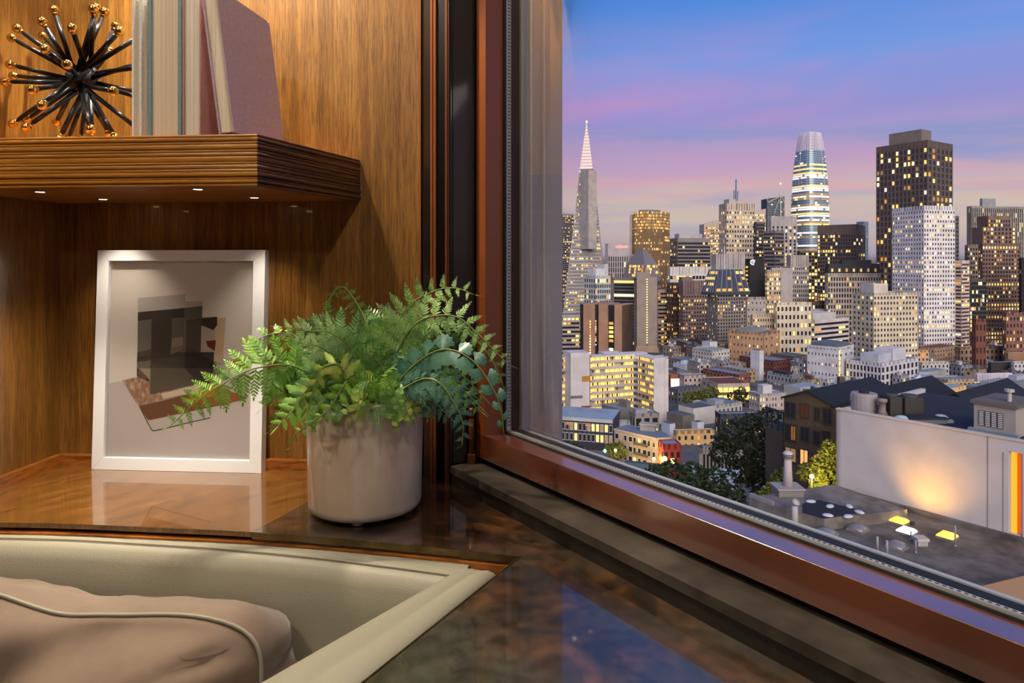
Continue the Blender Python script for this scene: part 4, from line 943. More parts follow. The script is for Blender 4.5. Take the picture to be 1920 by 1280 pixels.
a, b = P(1086,560,430), P(1165,560,415); a.z = b.z = 0; u = b-a; no = V((-u.y,u.x,0)).normalized(); zt = P(0,569,425).z; zb_ = zg(420)
ob('core', G().obox(a+no*1.2+UP*zb_, u, no*18, UP*(zt-zb_-.6)), m_dglass, b_)
for f0, f1 in ((.10,.37),(.47,.68),(.84,1.0)): ob('slab_wall', G().obox(a+u*f0+UP*zb_, u*(f1-f0), no*19, UP*(zt-zb_)), mw((172,132,104)), b_)
gl = G()
for f0, f1, n, pz in ((.085,.10,26,.8),(.255,.285,18,.95),(.375,.40,26,.75),(.70,.80,12,.85)):
    for j in range(n):
        if crnd.random() < pz: hh = (zt-zb_-14)/n; o = a+u*f0-no*(.1 if f0 == .255 else -1.0)+UP*(zb_+4+hh*j); gl.add([o,o+u*(f1-f0),o+u*(f1-f0)+UP*hh*.62,o+UP*hh*.62], [(0,1,2,3)], crnd.choice([0,0,1,2]))
ob('lit_windows', gl, LIT, b_, kind='stuff', fix=False)
bld('office_block', 'pinkish office block with dark ribbon windows beside concrete shaft', 1229,1233,1252,543,600,(170,146,132), rows=15, mode='bands', pf=.3, sf=.55, lit=.35, h=56, th=5)
bld('brick_office', 'dark brown brick office with scattered yellow windows, mid left', 1250,1262,1276,530,590,(96,74,66), n1=(4,5), rows=16, lit=.3, h=62)
bld('brick_office', 'mauve-brown stone office with one bright row of windows', 1272,1280,1326,526,575,(134,112,104), n1=(2,9), rows=15, lit=.2, pf=.5, sf=.5, top=12, h=62, th=14, rowp=4, pent=[(.0,.45,.2,.9,3,(120,104,98))])
b_ = bld('tapered_tower', 'stone tower with flaring glass trapezoid top and thin mast', 1324,1345,1399,547,470,(128,120,112), n1=(8,11), rows=17, lit=.22, pf=.5, sf=.42, h=46, th=20)
C_, r_, l_, w_, d_, z0_, zt_ = root_info[b_.name]; q = lambda u, v, z: C_+r_*(w_*u)+l_*(d_*v)+UP*z
zc1, zc2 = zt_-.5, P(0,505,C_.y).z; m_cap = M('slate_cap_glass', c(72,78,90), .25, metal=.3)
rA = [(-.14,-.14),(1.08,-.14),(1.08,1.1),(-.14,1.1)]; rB = [(.06,.06),(.88,.06),(.88,.9),(.06,.9)]
part(b_, 'glass_cap', G().grid([[q(u,v,zc1-2) for u, v in rA],[q(u,v,zc1) for u, v in rA],[q(u,v,zc2) for u, v in rB]], closed=True).quad(*[q(u,v,zc2) for u, v in rB]), m_cap)
g = G(); gl = G()
for sd in (0,1):
    for i in range(7):
        t = i/6; f1 = rA[0][0]+(rA[1][0]-rA[0][0])*t; f2 = rB[0][0]+(rB[1][0]-rB[0][0])*t
        a, b = (q(f1,-.14,zc1),q(f2,.06,zc2)) if sd == 0 else (q(-.14,f1,zc1),q(.06,f2,zc2)); g.tube([a,b], .25, 4)
        if i < 6:
            for j in range(4):
                if crnd.random() < .45:
                    c1, c2 = [(f1+.03, f2+.03) for _ in (0,1)][0], 0; s1, s2 = j/4+.05, j/4+.17
                    pt = lambda ff, s: (q(rA[0][0]+(rA[1][0]-rA[0][0])*ff,-.14,zc1).lerp(q(rB[0][0]+(rB[1][0]-rB[0][0])*ff,.06,zc2),s)-l_*.3) if sd == 0 else (q(-.14,rA[0][0]+(rA[1][0]-rA[0][0])*ff,zc1).lerp(q(.06,rB[0][0]+(rB[1][0]-rB[0][0])*ff,zc2),s)-r_*.3)
                    gl.add([pt(t+.03,s1),pt(t+.14,s1),pt(t+.14,s2),pt(t+.03,s2)], [(0,1,2,3)], crnd.choice([0,2,2,0]))
part(b_, 'cap_rib', g, mw((150,150,154))); part(b_, 'lit_windows', gl, LIT, kind='stuff', fix=False)
part(b_, 'mast', G().tube([q(.4,.4,zc2), q(.4,.4,P(0,461,C_.y).z)], [.8,.3], 6), mw((190,190,194)))
bld('office_tower', 'plain pale grey office tower behind the tapered glass-topped tower', 1334,1342,1398,476,640,(172,164,158), rows=11, n1=(3,12), lit=.2, top=14, h=70, th=14)
b_ = bld('black_tower', 'black slab tower with round white emblem and lit edge', 1397,1405,1434,485,560,(30,28,28), rows=18, n1=(2,8), lit=0, nowin=True, h=56, th=5)
C_, r_, l_, w_, d_, z0_, zt_ = root_info[b_.name]; ec = C_+r_*(w_*.22)-l_*.3+UP*(zt_-2.9); g = G()
for a0, a1, rr0 in ((.5,5.2,1.9),):
    g.tube([ec+(r_*math.cos(t)+UP*math.sin(t))*rr0 for t in [a0+(a1-a0)*i/16 for i in range(17)]], .42, 6)
g.tube([ec+r_*-.4+UP*.6, ec+r_*.7+UP*.5, ec+r_*1.1], .3, 6); g.tube([ec+r_*-.6-UP*.4, ec+r_*1.2-UP*.5], .28, 6)
part(b_, 'emblem', g, M('white_emblem', c(240,240,240), emit=c(240,240,240), estr=1.0))
gl = G()
for j in range(14):
    o = C_+l_*(d_*.3)-r_*.1+UP*(zt_-6-j*3.4); gl.add([o,o+l_*(d_*.5),o+l_*(d_*.5)-UP*1.6,o-UP*1.6], [(0,1,2,3)], crnd.choice([0,1,2])); o = C_+r_*(w_*1.0)-l_*.1+UP*(zt_-7-j*3.4); gl.add([o,o+r_*.8,o+r_*.8-UP*1.6,o-UP*1.6], [(0,1,2,3)], 0)
part(b_, 'lit_windows', gl, LIT, kind='stuff', fix=False)
bld('beige_tower', 'beige stepped tower with square lit windows below needle spire', 1348,1362,1415,381,900,(206,188,164), n1=(4,11), rows=16, lit=.5, h=110, pf=.5, sf=.5, th=12, rowp=1.3, top=9, pent=[(.12,.36,.1,.8,6,(186,178,168)),(.4,.8,.2,.8,4,(196,182,166))])
D = 1150; b_ = empty('needle_spire', P(1382,440,D), 'slim twin-finned needle spire tower behind beige stepped tower', 'skyscraper')
for xa_, xb_, y1, y2, cl in ((1376,1380,356,500,(176,176,180)),(1379.5,1384,336,500,(150,168,190)),(1383.5,1387,358,500,(206,200,196))):
    a, b = P(xa_,400,D), P(xb_,400,D); a.z = b.z = 0; zt = P(0,y1,D).z; ob('fin', G().add([a+UP*zg(D),b+UP*zg(D),b+V((0,10,0))+UP*zg(D),a+V((0,10,0))+UP*zg(D),a.lerp(b,.3)+UP*zt,a.lerp(b,.6)+UP*zt,a.lerp(b,.6)+V((0,5,0))+UP*zt,a.lerp(b,.3)+V((0,5,0))+UP*zt], [(0,1,5,4),(1,2,6,5),(2,3,7,6),(3,0,4,7),(4,5,6,7)]), mw(cl), b_)
def slope_top(name, label, xl, xr, yl, yr, D, col, lit, rows, n):
    r0 = empty(name, P((xl+xr)/2,620,D), label, 'office tower'); a, b = P(xl,yl,D), P(xr,yr,D); base_ = zg(D)
    a0, b0_ = V((a.x,a.y,base_)), V((b.x,b.y,base_)); dp = V((0,25,0))
    ob('facade', G().add([a0,b0_,b,a,a0+dp,b0_+dp,b+dp,a+dp], [(0,1,2,3),(1,5,6,2),(5,4,7,6),(4,0,3,7),(3,2,6,7)]), mw(col), r0)
    gl = G(); zz = min(a.z,b.z)-3; W_ = b.x-a.x
    for j in range(rows):
        for i in range(n):
            z = zz-(j+1)*3.8; o = V((a.x+W_*(i+.2)/n, D-.3, z)); k = lit_pick(1) if crnd.random() < lit else 5; gl.add([o,o+V((W_*.6/n,0,0)),o+V((W_*.6/n,0,2)),o+UP*2], [(0,1,2,3)], k)
    ob('windows', gl, LIT+[m_dglass], r0, kind='stuff', fix=False); return r0
slope_top('lit_tower', 'glowing cream tower with sloping roofline left of beige stepped tower', 1320,1349,420,412,1000,(206,184,160), .75, 22, 9)
slope_top('slant_tower', 'small tower with red-lit slanted roof right of beige stepped tower', 1415,1436,396,391,1000,(196,176,160), .6, 18, 7)
b_ = slope_top('braced_glass_tower', 'dark glass tower with white mast and diagonal brace', 1438,1471,372,368,1080,(74,88,96), .12, 26, 9)
part(b_, 'mast', G().tube([P(1463.5,405,1079), P(1463.5,345,1079)], [.9,.35], 6), mw((210,206,204))); part(b_, 'brace', G().tube([P(1451,402,1078.5), P(1461,374,1078.5)], .7, 4), mw((190,186,184)))
part(b_, 'mast_light', G().ball(P(1463.5,344,1079), 1.4), LIT[1], smooth=True)
part(b_, 'crown_frame', G().tube([P(1438,372,1079),P(1439,380,1079),P(1458,371,1079),P(1463,364,1079),P(1471,380,1079)], .8, 4), mw((200,190,150)))
bld('office_tower', 'pale tower with three lit vertical slots right of dark glass tower', 1440,1446,1494,405,860,(178,170,164), n1=(2,6), rows=20, lit=.4, mode='fins', pf=.55, sf=.3, h=100, th=10, top=12, rowp=1)
bld('office_tower', 'dark banded tower wedged below the beige stepped tower', 1413,1418,1434,416,820,(96,92,90), rows=22, mode='bands', sf=.45, pf=.3, lit=.2, h=92, th=8)
bld('office_tower', 'squat grey tower with striped faces left of the curved glass tower', 1431,1452,1470,432,780,(132,124,120), rows=20, mode='bands', sf=.5, pf=.3, lit=.25, h=90)
bld('lit_office', 'gold-lit lower office block at the foot of the curved tower', 1494,1500,1549,470,720,(120,104,84), n1=(2,9), rows=20, lit=.6, pf=.2, sf=.3, h=84, th=10)
bld('brown_office', 'broad brown office tower with columns and warm window rows', 1533,1605,1622,420,690,(106,90,82), n1=(15,4), rows=26, lit=.38, mode='fins', pf=.28, sf=.35, top=10, h=110, th=50, rowp=2)
bld('glass_slab', 'thin bluish glass slab at the right of the broad brown tower', 1606,1618,1628,415,760,(110,128,146), rows=24, mode='bands', sf=.3, lit=.08, glass=m_bglass, h=110)
bld('old_office', 'weathered white classical office block under the curved glass tower', 1474,1482,1517,478,600,(178,168,158), n1=(3,9), rows=13, lit=.2, top=10, h=62, th=10, pf=.5)
bld('lit_office', 'small beige office with bright gridded windows beside black tower', 1434,1438,1464,506,520,(178,160,138), n1=(2,6), rows=8, lit=.8, h=30, th=8)
bld('plain_block', 'blank grey windowless block above the small bright office', 1444,1447,1487,502,545,(166,158,152), nowin=True, h=30, th=8)
b_ = bld('grand_hotel', 'stone grand hotel with dark mansard roof and lamplit attic', 1546,1552,1652,512,480,(176,160,144), n1=(2,20), rows=9, lit=.25, pf=.42, sf=.35, h=44, th=4, top=2.5)
C_, r_, l_, w_, d_, z0_, zt_ = root_info[b_.name]; q = lambda u, v, z: C_+r_*(w_*u)+l_*(d_*v)+UP*z; zm = P(0,494,C_.y).z; zp = P(0,487,C_.y).z
part(b_, 'mansard_roof', G().grid([[q(0,0,zt_),q(1,0,zt_),q(1,1,zt_),q(0,1,zt_)],[q(.02,.1,zm),q(.98,.1,zm),q(.98,.9,zm),q(.02,.9,zm)]], closed=True).quad(q(.02,.1,zm),q(.98,.1,zm),q(.98,.9,zm),q(.02,.9,zm)).obox(q(.28,.2,zm), r_*(w_*.55), l_*(d_*.6), UP*(zp-zm)), mw((44,44,44)))
for i in range(7): part(b_, 'dormer', G().obox(q(.06+.135*i,.01,zt_+1), r_*2.2, l_*2.5, UP*3.2), mw((150,130,110))); 
gl = G()
for i in range(7): o = q(.06+.135*i,.0,zt_+1.3)-l_*.1+r_*.4; gl.add([o,o+r_*1.3,o+r_*1.3+UP*2,o+UP*2], [(0,1,2,3)], crnd.choice([0,0,2]))
part(b_, 'lit_dormer_windows', gl, LIT, kind='stuff', fix=False)
# big brown tower with stepped crown
b_ = bld('dark_bay_tower', 'massive brown granite tower with bay ribs and many gold windows', 1643,1739,1786,262,600,(96,82,74), n1=(13,6), rows=34, lit=.46, mode='fins', pf=.34, sf=.35, top=6, h=190, rowp=1.3, pent=[(.02,.40,.12,.75,10.5,(122,110,100))])
bld('white_grid_tower', 'bright white gridded tower in front of the massive brown one', 1673,1732,1791,385,470,(226,220,214), n1=(12,12), rows=29, lit=.28, pf=.5, sf=.48, top=3, h=100, th=14, rowp=2.6, fl=3.4)
bld('grey_slab', 'sliver of dark grey slab right of the white gridded tower', 1780,1786,1798,404,640,(96,94,94), rows=26, mode='bands', sf=.5, lit=.05, h=100)
bld('striped_tower', 'wide charcoal tower with fine pale vertical fins at right', 1813,1822,1990,386,700,(150,144,134), n1=(3,44), rows=18, lit=.1, mode='fins', pf=.5, sf=.1, h=90, th=10, top=2, pent=[(.12,.27,.1,.6,8,(150,150,150))])
b_ = bld('brown_stepped_tower', 'brown stepped stone tower with lit rows at the right edge', 1834,1842,1912,456,560,(122,96,82), n1=(2,13), rows=22, lit=.32, pf=.45, sf=.45, h=76, th=6, rowp=3.2)
C_, r_, l_, w_, d_, z0_, zt_ = root_info[b_.name]
for u0, u1, ya, yb in ((.06,.94,456,425),(.2,.8,425,404)):
    za, zb_ = P(0,ya,C_.y).z-.5, P(0,yb,C_.y).z; part(b_, 'setback', G().obox(C_+r_*(w_*u0)+l_*2+UP*za, r_*(w_*(u1-u0)), l_*(d_*.8+8), UP*(zb_-za)), mw((122,96,82)))
    gl = G(); n = 9
    for j in range(max(1,int((zb_-za)/3.4))):
        for i in range(n):
            o = C_+r_*(w_*(u0+(u1-u0)*(i+.25)/n))+l_*1.8+UP*(za+1+j*3.4); gl.add([o,o+r_*(w_*(u1-u0)*.5/n),o+r_*(w_*(u1-u0)*.5/n)+UP*2,o+UP*2], [(0,1,2,3)], lit_pick(1) if crnd.random() < .3 else 5)
    part(b_, 'windows', gl, LIT+[m_dglass], kind='stuff', fix=False)
bld('beige_office', 'small beige office tucked left of the brown stepped tower', 1809,1814,1838,459,610,(150,130,116), n1=(2,5), rows=14, lit=.2, h=60, th=8)
bld('striped_flats', 'white and brown striped apartment tower right of white gridded tower', 1790,1803,1818,488,500,(206,190,178), rows=20, mode='bands', sf=.5, pf=.2, lit=.25, h=56, glass=M('brown_glazing', c(84,52,42), .4))
bld('glass_office', 'dark glass office with glowing floors between striped flats and brick', 1814,1819,1850,523,505,(74,72,66), rows=12, n1=(2,8), mode='bands', sf=.25, pf=.2, lit=.35, h=40, th=8)
bld('black_slab', 'black banded slab cut off by the right edge of the view', 1911,1915,1985,483,520,(40,38,38), rows=12, mode='bands', sf=.3, lit=.03, h=46, th=8)
b_ = bld('brick_church_tower', 'red brick church tower with arched openings among rooftops', 1822,1829,1849,598,430,(118,70,56), n1=(2,3), rows=3, lit=.0, pf=.6, sf=.5, h=24, th=10)
bld('brick_flats', 'red brick apartment block with a lit stair at right edge', 1880,1886,1975,586,440,(128,88,74), n1=(2,14), rows=7, lit=.28, pf=.55, sf=.5, h=34, th=6)
# ---- nearer mid-rise ------------------------------------------------------
bld('cream_flats', 'cream apartment block with balconies in front of the white tower', 1598,1638,1721,549,390,(206,190,160), n1=(5,14), rows=13, lit=.14, pf=.52, sf=.5, h=44, th=14, pent=[(.1,.42,.2,.8,5.5,(206,196,178))], fl=3)
bld('banded_office', 'white office with dark ribbon windows wrapping its corner', 1479,1527,1592,600,440,(214,204,196), rows=6, n1=(8,10), mode='bands', sf=.5, pf=.06, lit=.25, h=24, th=34, pent=[(.1,.75,.2,.9,4.5,(200,194,188))])
bld('theatre_block', 'blank tan theatre block with few small windows', 1366,1432,1462,624,430,(190,150,112), n1=(9,3), rows=4, lit=.1, pf=.72, sf=.66, h=22, th=45, pent=[(.2,.8,.3,.8,2,(140,140,140))])
bld('pale_block', 'cream block with brick flank above the banded office', 1452,1456,1522,567,500,(222,206,176), n1=(2,9), rows=5, lit=.35, pf=.5, sf=.5, h=32, th=8)
bld('plain_block', 'plain grey block with a single strip window beside tapered tower', 1396,1400,1437,557,470,(166,158,148), n1=(1,5), rows=6, lit=.05, pf=.75, sf=.72, h=34, th=8)
bld('lowrise_block', 'low cream building with colonnade strip above the theatre block', 1408,1411,1452,590,455,(206,188,156), n1=(1,9), rows=4, lit=.4, pf=.5, sf=.6, h=22, th=8)
bld('pale_block', 'grey office block glowing at its top floor behind banded office', 1470,1476,1550,580,470,(170,160,152), n1=(2,12), rows=4, lit=.45, h=22, th=8)
bld('brown_block', 'small brown block below the curved glass tower', 1512,1518,1550,565,520,(106,88,74), n1=(2,6), rows=5, lit=.15, h=34, th=8)
# ------------------------------------------------------------------ gallery apartment block (concave, lit walkways)
D = 300; gb = empty('gallery_flats', P(1150,783,D), 'white apartment block with nine floors of yellow lit walkways', 'building')
p0, p1, p2 = P(1040,700,299), P(1191,700,312), P(1227,700,297)
for p in (p0,p1,p2): p.z = 0
zt, zb_ = P(0,672,300).z, P(0,779,300).z; nf = 9
m_conc = mw((196,184,166)); m_wht = mw((214,206,198)); gl_r, gl_d = G(), G()
def walk(a, b, n):
    u = (b-a).normalized(); no = V((u.y,-u.x,0)); Wd = (b-a).length; fh = (zt-zb_)/nf
    ob('wall', G().obox(a-no*5.4+UP*(zb_-8), b-a, no*3.9, UP*(zt-zb_+8)), mw((204,194,176)), gb)
    for j in range(nf):
        z = zb_+j*fh
        ob('walkway', G().obox(a-no*1.6+UP*(z-.2), b-a, no*1.6, UP*.25).obox(a-no*.15+UP*z, b-a, no*.15, UP*1.15), m_conc, gb)
        for i in range(n):
            o = a+u*(Wd*(i+.06)/n)-no*1.45+UP*(z+.3); k = crnd.random()
            if k < .80: inst('glow_bay', PANE.setdefault('y', pane_mesh(m_yell)), frame(o, u*(Wd*.86/n), -no, UP*(fh*.82)), gb)  # glowing panel in place of a lamp-lit wall
            if crnd.random() < .55: o2 = o+no*.1+u*(Wd*.3/n); gl_d.obox(o2, u*(Wd*.28/n), no*.05, UP*(fh*.7))
    ob('roof', G().obox(a-no*5.5+UP*(zt-.2), b-a, no*5.7, UP*.6), m_wht, gb)
q0 = p0.lerp(p1,.47)
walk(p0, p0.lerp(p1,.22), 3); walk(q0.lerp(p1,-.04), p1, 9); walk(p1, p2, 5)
ob('door', gl_d, mw((110,66,40)), gb, kind='stuff')
a, b = P(1070,700,294), P(1105.5,700,296); a.z = b.z = 0; u = b-a; no = V((-u.y,u.x,0)).normalized()
ob('stair_tower', G().obox(a+UP*(zb_-3), u, no*9, UP*(P(0,661,295).z-zb_+3)), m_wht, gb)
for f0, f1, y1, y2, cl in ((.6,1.0,706,716,(196,132,42)),(.0,.62,742,747,(112,116,110)),(.55,1.0,762,767,(150,62,48))): ob('colour_panel', G().obox(a+u*f0-no*.15+UP*P(0,y2,294).z, u*(f1-f0), no*.2, UP*(P(0,y1,294).z-P(0,y2,294).z)), mw(cl), gb)
a, b = P(1226,700,296), P(1253.5,700,300); a.z = b.z = 0; u = b-a; no = V((.214,1,0)).normalized()
ob('end_wall', G().obox(a+UP*(zb_-3), u*.66, no*10, UP*(P(0,672,296).z-zb_+3)).obox(a+u*.64+no*1+UP*(zb_-3), u*.36, no*10, UP*(P(0,676,296).z-zb_+3)), m_wht, gb)
ob('rooftop_hut', G().obox(P(1133,662,318)-UP*.0, V((9,2,0)), V((-2,7,0)), -UP*3).obox(P(1163,663,330), V((14,4,0)), V((-2,6,0)), -UP*3), m_wht, gb)

# ------------------------------------------------------------------ low-rise quarter: each building as the photograph places it
LO = 'low buildings of the quarter below'
def low(label, xl, xc, xr, yt, D, col, h=11, roof=(112,122,132), lit=.12, th=30, n1=None, rows=None, pf=.62, sf=.5, pent=None, nowin=False, fl=3.2, name='lowrise_building', single=False, group=LO, top=None, **k):
    return bld(name, label, xl, xc, xr, yt, D, col, h=h, roof=roof, lit=lit, th=th, n1=n1, rows=rows, pf=pf, sf=sf, pent=pent, nowin=nowin, fl=fl, bay=2.6, group=group, single=single, rowp=1.5, rec=.2, top=top if top else 1.2, par=.35, **k)
R1, R2, R3 = (120,132,144), (84,86,90), (148,156,164)
low('small white building with rounded gable before the tapered tower', 1316,1331,1345,641,466,(206,204,200), nowin=True, roof=R3)
low('long pale flat roof in front of the tapered tower', 1298,1335,1368,657,446,(196,190,178), roof=R3, h=8)
low('little white block at the foot of the tan theatre', 1407,1424,1432,657,412,(206,204,200), nowin=True, h=6, roof=(96,60,44))
low('long brick building with dull red wall below tan theatre', 1386,1450,1482,676,420,(116,66,56), h=9, roof=R1, lit=.2)
low('white narrow house right of the long brick building', 1482,1490,1500,688,405,(196,190,176), lit=.15)
low('pale grey house with two lit windows beside white punched block', 1497,1506,1516,676,410,(178,176,182), lit=.4, h=10)
low('dark roofed block above long brick building', 1445,1486,1515,668,440,(112,104,100), roof=R2, h=8)
low('tan flat-roofed house with skylit pale roof, centre of rooftops', 1352,1398,1417,694,405,(176,146,116), h=7, roof=R3)
low('broad brick building with wide grey roof left of tan house', 1318,1384,1407,702,388,(128,82,70), h=8, roof=R1)
low('grey roof cluster above the broad brick building', 1296,1328,1345,682,430,(134,132,134), h=9, roof=R1, pent=[(.2,.5,.2,.6,1.6,(170,170,168))])
low('white roof with black roof plant above gabled dark house', 1438,1484,1500,704,390,(150,150,152), h=8, roof=R3, pent=[(.1,.7,.2,.8,1.2,(44,44,46))])
low('tan block with window strip above the dark house roof', 1496,1520,1537,712,368,(176,158,132), h=9, roof=R1, pent=[(.3,.6,.2,.7,1.5,(90,60,50))])
low('white building with small lit windows left of dark-windowed white block', 1540,1550,1592,711,362,(206,198,186), h=9, roof=R1, lit=.3)
b_ = low('long cream building with four glowing open floors', 1317,1345,1406,719,345,(186,170,150), h=17, lit=.35, name='parking_block', n1=(4,7), rows=4, roof=(112,60,44), th=6, pf=.3)
C_, r_, l_, w_, d_, z0_, zt_ = root_info[b_.name]
for j in range(4):
    for i in range(6): inst('glow_bay', PANE['y'], frame(C_+r_*(w_*(i+.06)/6)-l_*.25+UP*(zt_-4.4-j*3.9), r_*(w_*.88/6), l_, UP*2.3), b_)
    ob('floor_edge', G().obox(C_-l_*.5+UP*(zt_-5.2-j*3.9), r_*w_, l_*.3, UP*.8), mw((120,92,60)), b_)
low('cream corner building with little lit windows above the dark tree', 1404,1424,1474,739,325,(186,172,160), h=15, lit=.3, n1=(4,9), rows=4, roof=R3, th=16, pent=[(.25,.6,.3,.8,3.6,(196,194,186))])
low('pale roof just left of the dark house gable', 1470,1500,1540,727,345,(176,172,166), h=6, roof=R3, nowin=True)
b_ = low('white slab block with small square holes for windows', 1513,1572,1601,654,385,(206,202,200), h=18, n1=(9,3), rows=3, th=42, pf=.68, sf=.74, lit=.12, name='punched_block', pent=[(.05,.9,.1,.9,2.6,(96,104,112))])
C_, r_, l_, w_, d_, z0_, zt_ = root_info[b_.name]
for j in range(5): inst('stair_window', PANE.setdefault(0, pane_mesh(LIT[0])), frame(C_+r_*.3-l_*.05+UP*(zt_-3.2-j*3.2), r_*2.2, l_, UP*2.4), b_)
b_ = low('white studio block with two rows of tall dark windows', 1586,1652,1722,681,372,(206,202,204), h=10, n1=(10,9), rows=2, th=34, pf=.42, sf=.32, lit=.2, name='studio_block', top=1.8, pent=[(.02,.35,.1,.6,4.5,(186,190,192)),(.4,.75,.1,.6,6.5,(200,198,200))])
low('ochre building with dark red hipped roof, right of cream flats', 1718,1752,1796,652,465,(196,162,128), h=9, roof=(104,50,44), lit=.1, n1=(5,9))
low('tan three-storey block with paired windows at right', 1790,1800,1888,651,450,(164,134,106), h=15, lit=.06, n1=(2,11), rows=3, th=8)
low('low building with pale blue roof at right edge', 1884,1890,1980,661,430,(150,112,80), h=7, th=8, roof=(150,168,180), nowin=True)
low('black windowless rooftop box near the right edge', 1854,1858,1900,679,400,(50,44,42), nowin=True, h=7, th=8, roof=R3)
low('white flat building with one glowing arch window', 1722,1728,1780,679,412,(190,184,178), h=8, th=8, roof=R1, lit=.05)
low('ochre small house under the dark red hipped roof', 1716,1720,1742,657,440,(206,164,122), h=9, th=10, lit=.1)
low('grey box building between studio block and lit shed', 1718,1740,1774,697,390,(160,156,150), h=7, roof=R1, nowin=True)
low('beige parapet building with few windows behind lit shed', 1744,1776,1828,712,358,(196,170,136), h=7, th=12, roof=R1, lit=.05)
low('white crenellated building with long glowing window row', 1826,1832,1899,701,364,(206,198,204), h=9, th=8, lit=.95, n1=(1,13), rows=1, pf=.15, sf=.3, roof=R3, top=3.6, bot=1.6)
low('white bay-windowed house at the right edge', 1896,1901,1975,678,395,(196,192,190), h=14, th=8, lit=.08)
low('grey pitched rooftops right of the lit shed', 1810,1850,1960,727,318,(120,124,132), h=7, roof=R1, pent=[(.1,.4,.2,.6,2,(150,150,152)),(.6,.8,.3,.7,2.2,(170,168,170))], nowin=True)
b_ = low('terrace with warm lamps beside the sloping white shed', 1744,1778,1812,728,316,(220,190,130), h=6, lit=.7, n1=(5,5), rows=1, roof=R3, pf=.3, sf=.25)
sh = empty('sloped_shed', P(1724,735,312), 'white rooftop shed with sloping roof lit by lamps', 'building')
a, b, t1, t2 = P(1704,722,312), P(1744,726,306), P(1725,701,312), P(1744,701,306); a2, b2 = P(1704,738,312), P(1744,738,306); dp = V((3,6,0))
ob('shed_wall', G().add([a2,b2,t2,t1,a,a2+dp,b2+dp,t2+dp,t1+dp,a+dp], [(0,1,2,3,4),(1,6,7,2),(2,7,8,3),(3,8,9,4),(4,9,5,0)]), mw((226,220,214)), sh)
for x, y in ((1714,731),(1726,730)): 
    ob('wall_lamp', G().ball(P(x,y,305), .45), LIT[1], sh, smooth=True)
low('lit billboard building right of gallery flats', 1252,1256,1276,703,372,(150,84,56), h=9, th=8, lit=.9, n1=(1,1), rows=1, pf=.2, sf=.2)
low('white bay-fronted row right of lit billboard building', 1274,1282,1324,704,366,(176,160,150), h=9, th=10, lit=.1)
low('cluster of small white rooftops right of gallery flats', 1262,1285,1310,684,430,(186,190,196), h=8, roof=R3, nowin=True, pent=[(.1,.4,.2,.5,2,(214,214,214)),(.6,.9,.3,.8,1.5,(160,160,162))])
low('tan house with lit windows at the foot of mauve office', 1252,1262,1284,662,500,(176,142,108), h=10, lit=.4, th=10)
low('long grey roof below the mauve stone office', 1253,1290,1322,676,455,(120,116,112), h=8, roof=R1)
low('dark shingled row house below white bay-fronted row', 1252,1270,1314,730,342,(104,102,104), h=9, lit=.1, roof=R2)
low('long white garden wall building below the round trees', 1272,1300,1340,766,294,(200,194,182), h=6, nowin=True, roof=R2)
low('dark flat roofs right of the gallery flats base', 1250,1280,1302,780,284,(112,104,96), h=7, roof=R2, nowin=True)
low('grey garage building with arched openings before gallery flats', 1180,1190,1236,776,276,(150,140,128), h=6, th=10, n1=(2,3), rows=1, pf=.35, sf=.3, lit=.2, roof=R1, pent=[(.1,.6,.3,.7,1.4,(150,150,150))])
low('white victorian house right of navy corner building', 1149,1152,1182,790,268,(176,172,168), h=12, th=6, n1=(2,6), rows=3, lit=.15, roof=R1)
low('white gabled box house behind the beige apartments', 1240,1256,1266,795,262,(196,200,206), h=8, nowin=True, roof=R2)
low('ochre-lit house with blue-grey roof behind the red shop', 1263,1268,1340,808,254,(206,166,112), h=8, th=8, lit=.4, roof=R1)
low('tiny white rooftop building above ochre-lit house', 1297,1308,1320,792,276,(200,200,200), h=6, nowin=True, roof=R2)
low('grey rooftop clutter in front of the lit walkways', 1128,1165,1190,768,288,(120,116,110), h=6, nowin=True, roof=R1, pent=[(.55,.85,.1,.5,3,(120,112,104))])
low('navy shingled building with pale windows left of dark tree', 1341,1350,1430,776,278,(58,62,70), h=9, th=6, n1=(2,9), rows=2, lit=.35, roof=R1)
low('pale cornice row with arched windows above navy shingled building', 1298,1338,1392,761,306,(186,180,166), h=7, roof=R1, lit=.05, pent=[(.2,.5,.2,.6,1.5,(150,150,150))])
# corner block of navy painted bay windows
cb = empty('corner_house', P(1100,845,246), 'navy painted corner building with white framed bay windows', 'building', LO)
a, b = P(1030,790,250), P(1149,790,243); a.z = b.z = 0; u = (b-a).normalized(); Wd = (b-a).length; no = V((u.y,-u.x,0)); zt = P(0,787,244).z; zb_ = zg(247)-1
ob('wall', G().obox(a+UP*zb_, b-a, -no*16, UP*(zt-zb_)), mw((52,54,64)), cb); ob('roof', G().obox(a+no*.5+UP*zt, b-a, -no*17, UP*.5), mw((150,164,174)), cb); ob('cornice', G().obox(a+no*.7+UP*(zt-.9), b-a, -no*.8, UP*1.0), mw((190,190,188)), cb)
m_wfr = M('white_window_frame', c(206,200,192), .6)
wfm = mesh('window_frame', G().box((-.12,-.06,-.08),(0,.06,1.08)).box((1,-.06,-.08),(1.12,.06,1.08)).box((-.12,-.06,1),(1.12,.06,1.1)).box((-.12,-.06,-.1),(1.12,.06,0)), m_wfr)
PD = pane_mesh(m_dglass)
